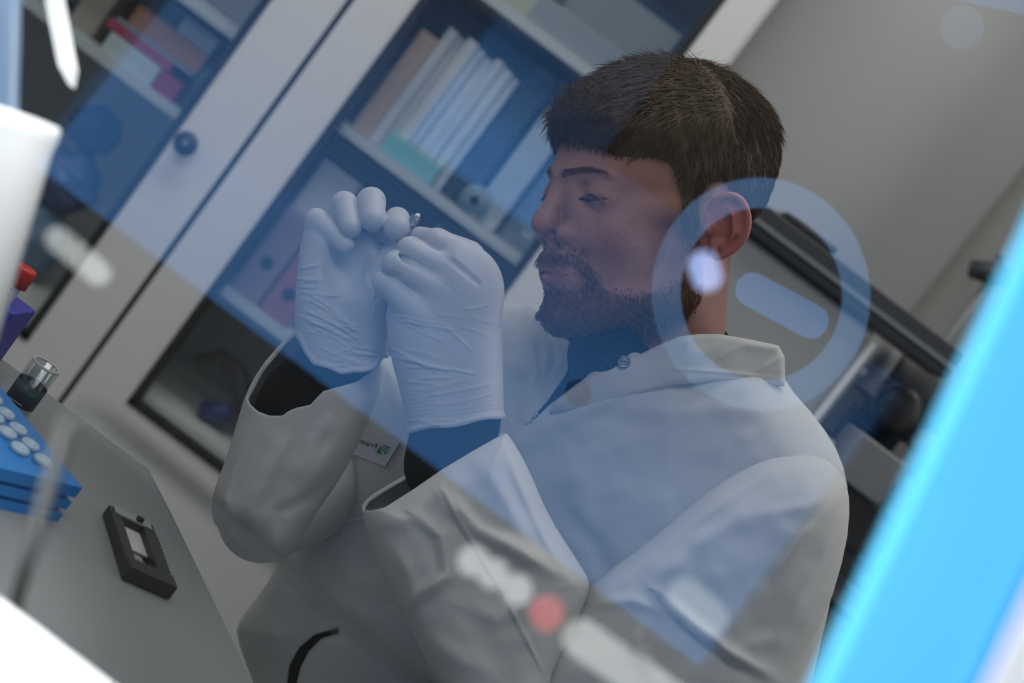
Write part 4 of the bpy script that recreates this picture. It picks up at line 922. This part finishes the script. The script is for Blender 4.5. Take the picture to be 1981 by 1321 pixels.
# ------------------------------------------------------------------ sweater and shirt
def sweat_f(P):
    d = chain(P, [(884, 790, -150, 87), (872, 900, -165, 86), (1000, 1150, -165, 80)], 20, 0.68)
    d = np.maximum(d, -(P[:, 1] - (800 - (P[:, 0] - 885) * 0.16)))
    e_ = chain(P, [(655, 690, -42, 70), (590, 790, -10, 90), (520, 960, 60, 90)], 20, 0.62)
    e_ = np.maximum(e_, -(P[:, 1] - 655))
    return np.minimum(d, e_)
V, Q = surface(sweat_f, (400, 620, -260), (1130, 1260, 160), 4, 1); mesh_obj('sweater_sleeves', Wp(V), Q, M_sweat, person, True)
V, Q = surface(lambda P: ell(P, (620, 1380, 350), (70, 175, 75)), (530, 1190, 250), (710, 1570, 440), 6, 1); mesh_obj('trousers', Wp(V), Q, M_sweat, person, True)
def shirt_f(P):
    d = ell(P, (1170, 900, 240), (200, 300, 150)); d = smin(d, cap(P, (1195, 690, 75), (1330, 700, 100), 98, 95), 40)
    return np.maximum(d, -(P[:, 1] - 628))
V, Q = surface(shirt_f, (930, 620, -60), (1480, 1250, 360), 5, 1); mesh_obj('shirt', Wp(V), Q, M_shirt, person, True)

# ------------------------------------------------------------------ lab coat
torso_p = Poly([(900, 650), (940, 610), (975, 588), (1045, 588), (1100, 640), (1300, 660), (1400, 665), (1500, 690), (1522, 745), (1585, 815), (1628, 885), (1643, 960), (1610, 1150), (1570, 1321), (1510, 1620), (520, 1620), (493, 1330), (455, 1228), (466, 1195), (508, 1142), (545, 1080), (600, 950), (660, 820), (715, 705), (800, 670)])
vneck_p = Poly([(1048, 560), (1062, 620), (1108, 668), (1098, 720), (1060, 775), (1011, 832), (1062, 784), (1132, 730), (1187, 668), (1190, 560)], 0)
neckh_p = Poly([(1150, 500), (1187, 672), (1250, 700), (1330, 690), (1420, 690), (1425, 500)], 1)
notch_p = Poly([(552, 1500), (556, 1321), (560, 1288), (578, 1254), (608, 1228), (655, 1214), (640, 1500)], 0)
def tz(x, y): return 150 + 0.42 * (1290 - x) * (x < 1290) - 0.15 * (x - 1290) * (x >= 1290) + 0.0 * y
def torso_f(P):
    zc = tz(P[:, 0], P[:, 1])
    d = pillow(P, torso_p, lambda x, y: zc, 195, 150)
    d = smax(d, -np.maximum(vneck_p(P[:, 0], P[:, 1]), P[:, 2] - zc + 30), 4)
    d = smax(d, -np.maximum(notch_p(P[:, 0], P[:, 1]), P[:, 2] - zc + 100), 2)
    d = np.maximum(d, -pillow(P, neckh_p, lambda x, y: zc - 60, 130, 60))
    return d
tV, tQ = surface(torso_f, (440, 570, -120), (1670, 1640, 680), 4.5, 2)
tN = vnormals(tV, tQ)
T_F = [([(1010, 860), (1120, 800), (1260, 740), (1380, 720)], 22, 12, 0.4), ([(1060, 940), (1180, 880), (1300, 830)], 26, 7, 0.3), ([(1020, 640), (1035, 720), (1005, 800)], 9, 8, 0.8), ([(1540, 1080), (1600, 980), (1640, 900)], 14, 8, 0.3),
       ([(1040, 605), (1060, 660), (1050, 740), (1015, 810)], 9, 7, 0.2), ([(1075, 650), (1085, 700), (1050, 760)], 7, 5, 0.2), ([(1110, 1010), (1150, 1060), (1165, 1110)], 26, -14, 0.2),
       ([(560, 1100), (640, 1180), (720, 1230)], 30, 12, 0.4), ([(500, 1200), (540, 1260), (550, 1321)], 22, 10, 0.3), ([(600, 1040), (680, 1120), (760, 1150)], 30, 8, 0.2), ([(740, 700), (760, 760), (790, 830)], 14, 8, 0.3),
       ([(1530, 740), (1560, 800), (1600, 850), (1630, 930)], 10, 8, -0.5), ([(1200, 790), (1320, 800), (1480, 800)], 24, 8, 0.4), ([(1100, 900), (1120, 960), (1130, 1050)], 30, 9, 0.3),
       ([(1540, 760), (1575, 830), (1590, 900)], 8, 7, 0.2)]
tV = folds(tV, tN, T_F)
def surf_z(x, y, V=None):
    V = tV if V is None else V; m_ = (np.abs(V[:, 0] - x) < 7) & (np.abs(V[:, 1] - y) < 7); return V[m_, 2].min()
# upper arm (near)
ua_p = Poly([(1470, 872), (1530, 862), (1590, 880), (1635, 925), (1645, 975), (1637, 1060), (1602, 1180), (1528, 1316), (1450, 1500), (1000, 1560), (1020, 1300), (1128, 1150), (1172, 1108), (1240, 1060), (1310, 1000), (1385, 935)])
def ua_f(P):
    zc = -40 - 0.12 * (1640 - P[:, 0]) - 0.04 * (P[:, 1] - 900) + 60 / (1 + np.exp((P[:, 1] - 930) / 28))
    return pillow(P, ua_p, lambda x, y: zc, 105, 100)
uV, uQ = surface(ua_f, (980, 840, -260), (1670, 1580, 140), 4.5, 2); uN = vnormals(uV, uQ)
uV = folds(uV, uN, [([(1180, 1130), (1280, 1050), (1400, 960), (1480, 910)], 16, 10, -0.5), ([(1270, 1150), (1330, 1205), (1420, 1275), (1500, 1318)], 15, 16, 0.9), ([(1240, 1180), (1225, 1250), (1270, 1321)], 18, 12, 0.4),
                    ([(1630, 950), (1560, 1030), (1500, 1110)], 14, 9, 0.3), ([(1638, 990), (1590, 1080), (1540, 1160)], 12, 8, 0.3), ([(1620, 940), (1560, 975), (1470, 990)], 16, 8, 0.3), ([(1420, 1000), (1340, 1050), (1260, 1120)], 24, 10, 0.3),
                    ([(1590, 1120), (1500, 1230), (1400, 1260)], 22, 10, 0.4), ([(1620, 1080), (1580, 1170), (1530, 1260)], 12, 8, 0.3), ([(1500, 900), (1400, 950), (1320, 1010)], 18, 9, 0.3), ([(1150, 1170), (1220, 1165), (1290, 1190)], 14, 9, 0.5), ([(1350, 1120), (1440, 1100), (1520, 1050)], 30, 8, 0.2)])
# sleeves with open cuffs
def sleeve(outer, inner, openp, frontline, zc, H, R, lo, hi, h, band=None):
    po, pi, pp = Poly(outer), Poly(inner, 0), Poly(openp, 1)
    fl_ = Poly(frontline, 0)
    def f(P):
        z = zc(P[:, 0], P[:, 1]); d = pillow(P, po, lambda x, y: z, H, R)
        if band is not None: d = d - band(P)
        cav = pillow(P, pi, lambda x, y: z, H - 7, R - 5)
        d = smax(d, -cav, 2)
        d = smax(d, -np.maximum(fl_(P[:, 0], P[:, 1]), P[:, 2] - z), 2)
        return d
    return surface(f, lo, hi, h, 2)
ns_out = [(697, 985), (708, 964), (750, 938), (790, 916), (880, 868), (975, 832), (992, 852), (1022, 905), (1062, 1000), (1118, 1085), (1142, 1125), (1135, 1160), (1098, 1240), (1060, 1330), (1040, 1520), (900, 1520), (852, 1330), (802, 1232), (752, 1142), (722, 1062)]
ns_in = [(706, 984), (714, 972), (752, 947), (792, 925), (880, 878), (968, 842), (1012, 905), (1050, 1000), (1080, 1080), (790, 1120), (745, 1100), (728, 1050)]
ns_front = [(660, 990), (699, 986), (718, 988), (745, 981), (800, 946), (858, 906), (915, 872), (978, 836), (1010, 800), (900, 740), (640, 860)]
nsV, nsQ = sleeve(ns_out, ns_in, ns_front, ns_front, lambda x, y: -170 - 0.05 * (y - 900), 100, 95, (680, 800, -330), (1160, 1540, 10), 3.6)
nsN = vnormals(nsV, nsQ)
nsV = folds(nsV, nsN, [([(850, 935), (880, 1000), (960, 1130), (1060, 1321)], 5, 4, 1.0), ([(870, 960), (930, 1020), (1010, 1060), (1100, 1110)], 20, 18, -0.6), ([(800, 1000), (850, 1040), (860, 1110), (800, 1150)], 16, 14, 0.6), ([(700, 1020), (780, 1010), (840, 960)], 20, 9, 0.3),
                       ([(980, 850), (1010, 930), (1060, 1040), (1110, 1120)], 12, 9, -0.9), ([(860, 1110), (820, 1140), (780, 1180)], 12, 8, 0.3), ([(900, 1180), (960, 1200), (1030, 1180)], 22, 10, 0.4), ([(830, 1240), (900, 1290), (960, 1300)], 20, 8, 0.3), ([(760, 1060), (790, 1120), (800, 1190)], 16, 8, 0.3), ([(1110, 1090), (1138, 1130), (1090, 1240)], 9, 6, 0.2), ([(930, 900), (980, 980), (1030, 1080)], 18, 6, 0.3)])
fs_out = [(577, 630), (545, 662), (502, 712), (474, 765), (456, 825), (438, 885), (411, 955), (409, 985), (416, 1020), (466, 1056), (532, 1094), (566, 1072), (606, 1000), (660, 925), (700, 845), (733, 765), (742, 700), (720, 698), (690, 690), (640, 660)]
fs_in = [(580, 642), (550, 670), (508, 722), (484, 768), (470, 830), (455, 880), (600, 900), (690, 830), (726, 760), (734, 704)]
fs_front = [(430, 700), (476, 764), (484, 782), (500, 796), (522, 804), (546, 804), (558, 795), (572, 789), (600, 783), (612, 770), (626, 756), (655, 748), (690, 738), (715, 720), (728, 690), (690, 600), (500, 560)]
fsV, fsQ = sleeve(fs_out, fs_in, fs_front, fs_front, lambda x, y: 5 + 0.12 * (y - 800), 88, 80, (395, 610, -110), (760, 1110, 150), 3.6)
fsN = vnormals(fsV, fsQ)
fsV = folds(fsV, fsN, [([(490, 800), (455, 880), (430, 960), (440, 1020)], 10, 8, 0.6), ([(560, 830), (520, 900), (480, 980), (480, 1040)], 18, 10, 0.5), ([(700, 780), (650, 850), (600, 930), (540, 1010)], 22, 9, 0.3), ([(640, 800), (600, 860), (580, 920)], 16, 7, 0.3), ([(660, 910), (600, 960), (540, 990), (530, 1050)], 16, -12, 0.2), ([(470, 1050), (520, 1070), (560, 1040)], 18, 9, 0.3)])
# collar
col_p = Poly([(1187, 667), (1240, 684), (1272, 668), (1312, 651), (1350, 646), (1392, 646), (1450, 656), (1506, 668), (1518, 690), (1519, 748), (1450, 742), (1380, 738), (1300, 745), (1230, 765), (1170, 790), (1110, 800), (1062, 800), (1072, 779), (1100, 757), (1134, 729), (1162, 698)], 0)
def col_f(P):
    zc = 18 + 0.25 * np.abs(P[:, 0] - 1330) - 0.10 * (P[:, 1] - 650) + 0.0045 * np.maximum(0, P[:, 1] - 715) ** 2 + 0.0009 * (P[:, 0] - 1330) ** 2 * (P[:, 0] > 1330) * 0.6
    return pillow(P, col_p, lambda x, y: zc - 55, 11, 11)
cV, cQ = surface(col_f, (1045, 630, -150), (1540, 815, 260), 3, 2); cN = vnormals(cV, cQ)
cV = folds(cV, cN, [([(1400, 690), (1440, 670), (1490, 675)], 10, 5, 0.4), ([(1470, 720), (1500, 700), (1514, 690)], 7, 5, 0.5), ([(1300, 715), (1400, 722), (1510, 735)], 4, 3, 1), ([(1330, 700), (1370, 680), (1400, 665)], 12, 4, 0.3)])
# coat tail flap at the bottom edge
fl_p = Poly([(574, 1400), (572, 1330), (582, 1290), (597, 1260), (622, 1234), (662, 1222), (700, 1190), (752, 1156), (800, 1180), (860, 1400), (560, 1500)], 0)
def fl_f(P): return pillow(P, fl_p, lambda x, y: 516 - 0.42 * x, 26, 24)
flV, flQ = surface(fl_f, (540, 1130, 90), (880, 1520, 330), 4.5, 1)
def fua_f(P): return chain(P, [(930, 800, 430, 95), (650, 935, 340, 92), (505, 1005, 90, 84)], 30)
fuV, fuQ = surface(fua_f, (400, 690, -20), (1060, 1120, 560), 5, 1)
V, Q = joinm([(tV, tQ), (fuV, fuQ), (flV, flQ), (uV, uQ), (nsV, nsQ), (fsV, fsQ), (cV, cQ)])
coat = mesh_obj('lab_coat', Wp(V), Q, M_coat, person, True)

def on_coat(pts, dz, V_=None): return [(x, y, surf_z(x, y, V_) - dz) for x, y in pts]
def ribbon(pts, w_, dz, name, m_, V_=None, th=1.5):
    P = np.array(on_coat(pts, dz, V_)); MB().tube(list(Wp(P)), [w_ * SC] * len(P), 8).obj(name, m_, coat, True)
def dens_line(pts, n=6):
    out = []
    for (a, b) in zip(pts[:-1], pts[1:]):
        for t in range(n): out.append((a[0] + (b[0] - a[0]) * t / n, a[1] + (b[1] - a[1]) * t / n))
    return out + [pts[-1]]
# snaps
for (x, y, vv) in ((1207, 700, cV), (1046, 612, tV)):
    zz = surf_z(x, y, vv); nn = Wp(np.array([[x, y, zz - 1.0], [x + 1.5, y, zz - 12.0]])); 
    MB().lathe(nn[0], nn[1] - nn[0], [(0, 0), (12.5 * SC, 0), (12.5 * SC, 2 * SC), (10 * SC, 3.6 * SC), (7.8 * SC, 1.8 * SC), (5.8 * SC, 1.8 * SC), (5 * SC, 3.4 * SC), (2.6 * SC, 3.4 * SC), (1.8 * SC, 1.4 * SC), (0, 1.4 * SC)], 32).obj('snap_button', M_snap, coat, True)
# pocket and patch on the chest (pocket outline seam)
ribbon(dens_line([(600, 990), (634, 1013), (700, 1003), (780, 975)]), 2.0, 1.0, 'pocket_seam', M_cuff)
# patch with mirrored lettering
pc = np.array([727, 864.]); ux = np.array([math.cos(math.radians(20)), math.sin(math.radians(20))]); uy = np.array([-0.52, 0.854])
def pp(u, v, dz=3.0):
    x, y = pc + ux * u + uy * v; z = patch_z(x, y) - dz; return (x, y, z)
zs = [surf_z(*(pc + ux * u + uy * v)) for u, v in ((-44, -26), (40, -26), (40, 26), (-44, 26))]
Am = np.array([[*(pc + ux * u + uy * v), 1] for u, v in ((-44, -26), (40, -26), (40, 26), (-44, 26))]); co = np.linalg.lstsq(Am, np.array(zs), rcond=None)[0]
def patch_z(x, y): return co[0] * x + co[1] * y + co[2] - 6
def plate(u0, u1, v0, v1, d0, d1, name, m_, parent):
    P = [pp(u, v, d) for u in (u0, u1) for v in (v0, v1) for d in (d0, d1)]
    return MB().add(Wp(np.array(P)), [(0, 1, 3, 2), (4, 6, 7, 5), (0, 4, 5, 1), (2, 3, 7, 6), (0, 2, 6, 4), (1, 5, 7, 3)]).obj(name, m_, parent)
M_patch = mat('patch_cloth', (0.56, 0.57, 0.66), 0.8, noise=0.04)
pa = plate(-60, 36, -26, 30, -4, 3.0, 'name_patch', M_patch, coat)
props(pa, 'pale lilac patch with a green striped emblem and mirrored lettering')
for (u0, u1, v0, v1) in ((-60, 35, -25, -22.5), (-60, 35, 26.5, 29), (32, 35, -25, 29)): plate(u0, u1, v0, v1, 3.0, 3.8, 'stitching', M_cuff, pa)
# emblem: green square with three white rays cut
def tri(us, d0, d1, name, m_, parent):
    P0 = [pp(u, v, d0) for u, v in us]; P1 = [pp(u, v, d1) for u, v in us]; n = len(us)
    Fq = [list(range(n)), list(range(n, 2 * n))[::-1]] + [[i, (i + 1) % n, (i + 1) % n + n, i + n] for i in range(n)]
    return MB().add(Wp(np.array(P0 + P1)), Fq).obj(name, m_, parent)
ex, ey, es = 6, -9, 20
tri([(ex, ey), (ex + es, ey), (ex + es, ey + 5), (ex + 4, ey + 1.5)], 3.0, 3.8, 'emblem', M_green, pa)
tri([(ex + 3.5, ey + 2.5), (ex + es, ey + 7), (ex + es, ey + 11), (ex + 3, ey + 4)], 3.0, 3.8, 'emblem', M_green, pa)
tri([(ex + 2.5, ey + 5), (ex + es, ey + 13.5), (ex + es - 3, ey + 17), (ex + 2.0, ey + 6.5)], 3.0, 3.8, 'emblem', M_green, pa)
tri([(ex, ey + 3), (ex + es - 7, ey + es), (ex, ey + es)], 3.0, 3.8, 'emblem', M_green, pa)
# mirrored lettering
tc_ = bpy.data.curves.new('lettering', 'FONT'); tc_.body = 'Fraun'; tc_.size = 1.0; tc_.offset = 0.02; tc_.resolution_u = 3
to = bpy.data.objects.new('lettering_tmp', tc_); COL.objects.link(to)
dg = bpy.context.evaluated_depsgraph_get(); dg.update(); tm = to.evaluated_get(dg).to_mesh()
tv = np.array([v.co[:] for v in tm.vertices]); tf = [list(p.vertices)[::-1] for p in tm.polygons]
to.to_mesh_clear() if False else None
P = [pp(3 - v[0] * 17, 4 - v[1] * 15, 3.8) for v in tv]
bpy.data.objects.remove(to)
mesh_obj('lettering', Wp(np.array(P)), tf, M_black, pa)
print('person verts', len(V))
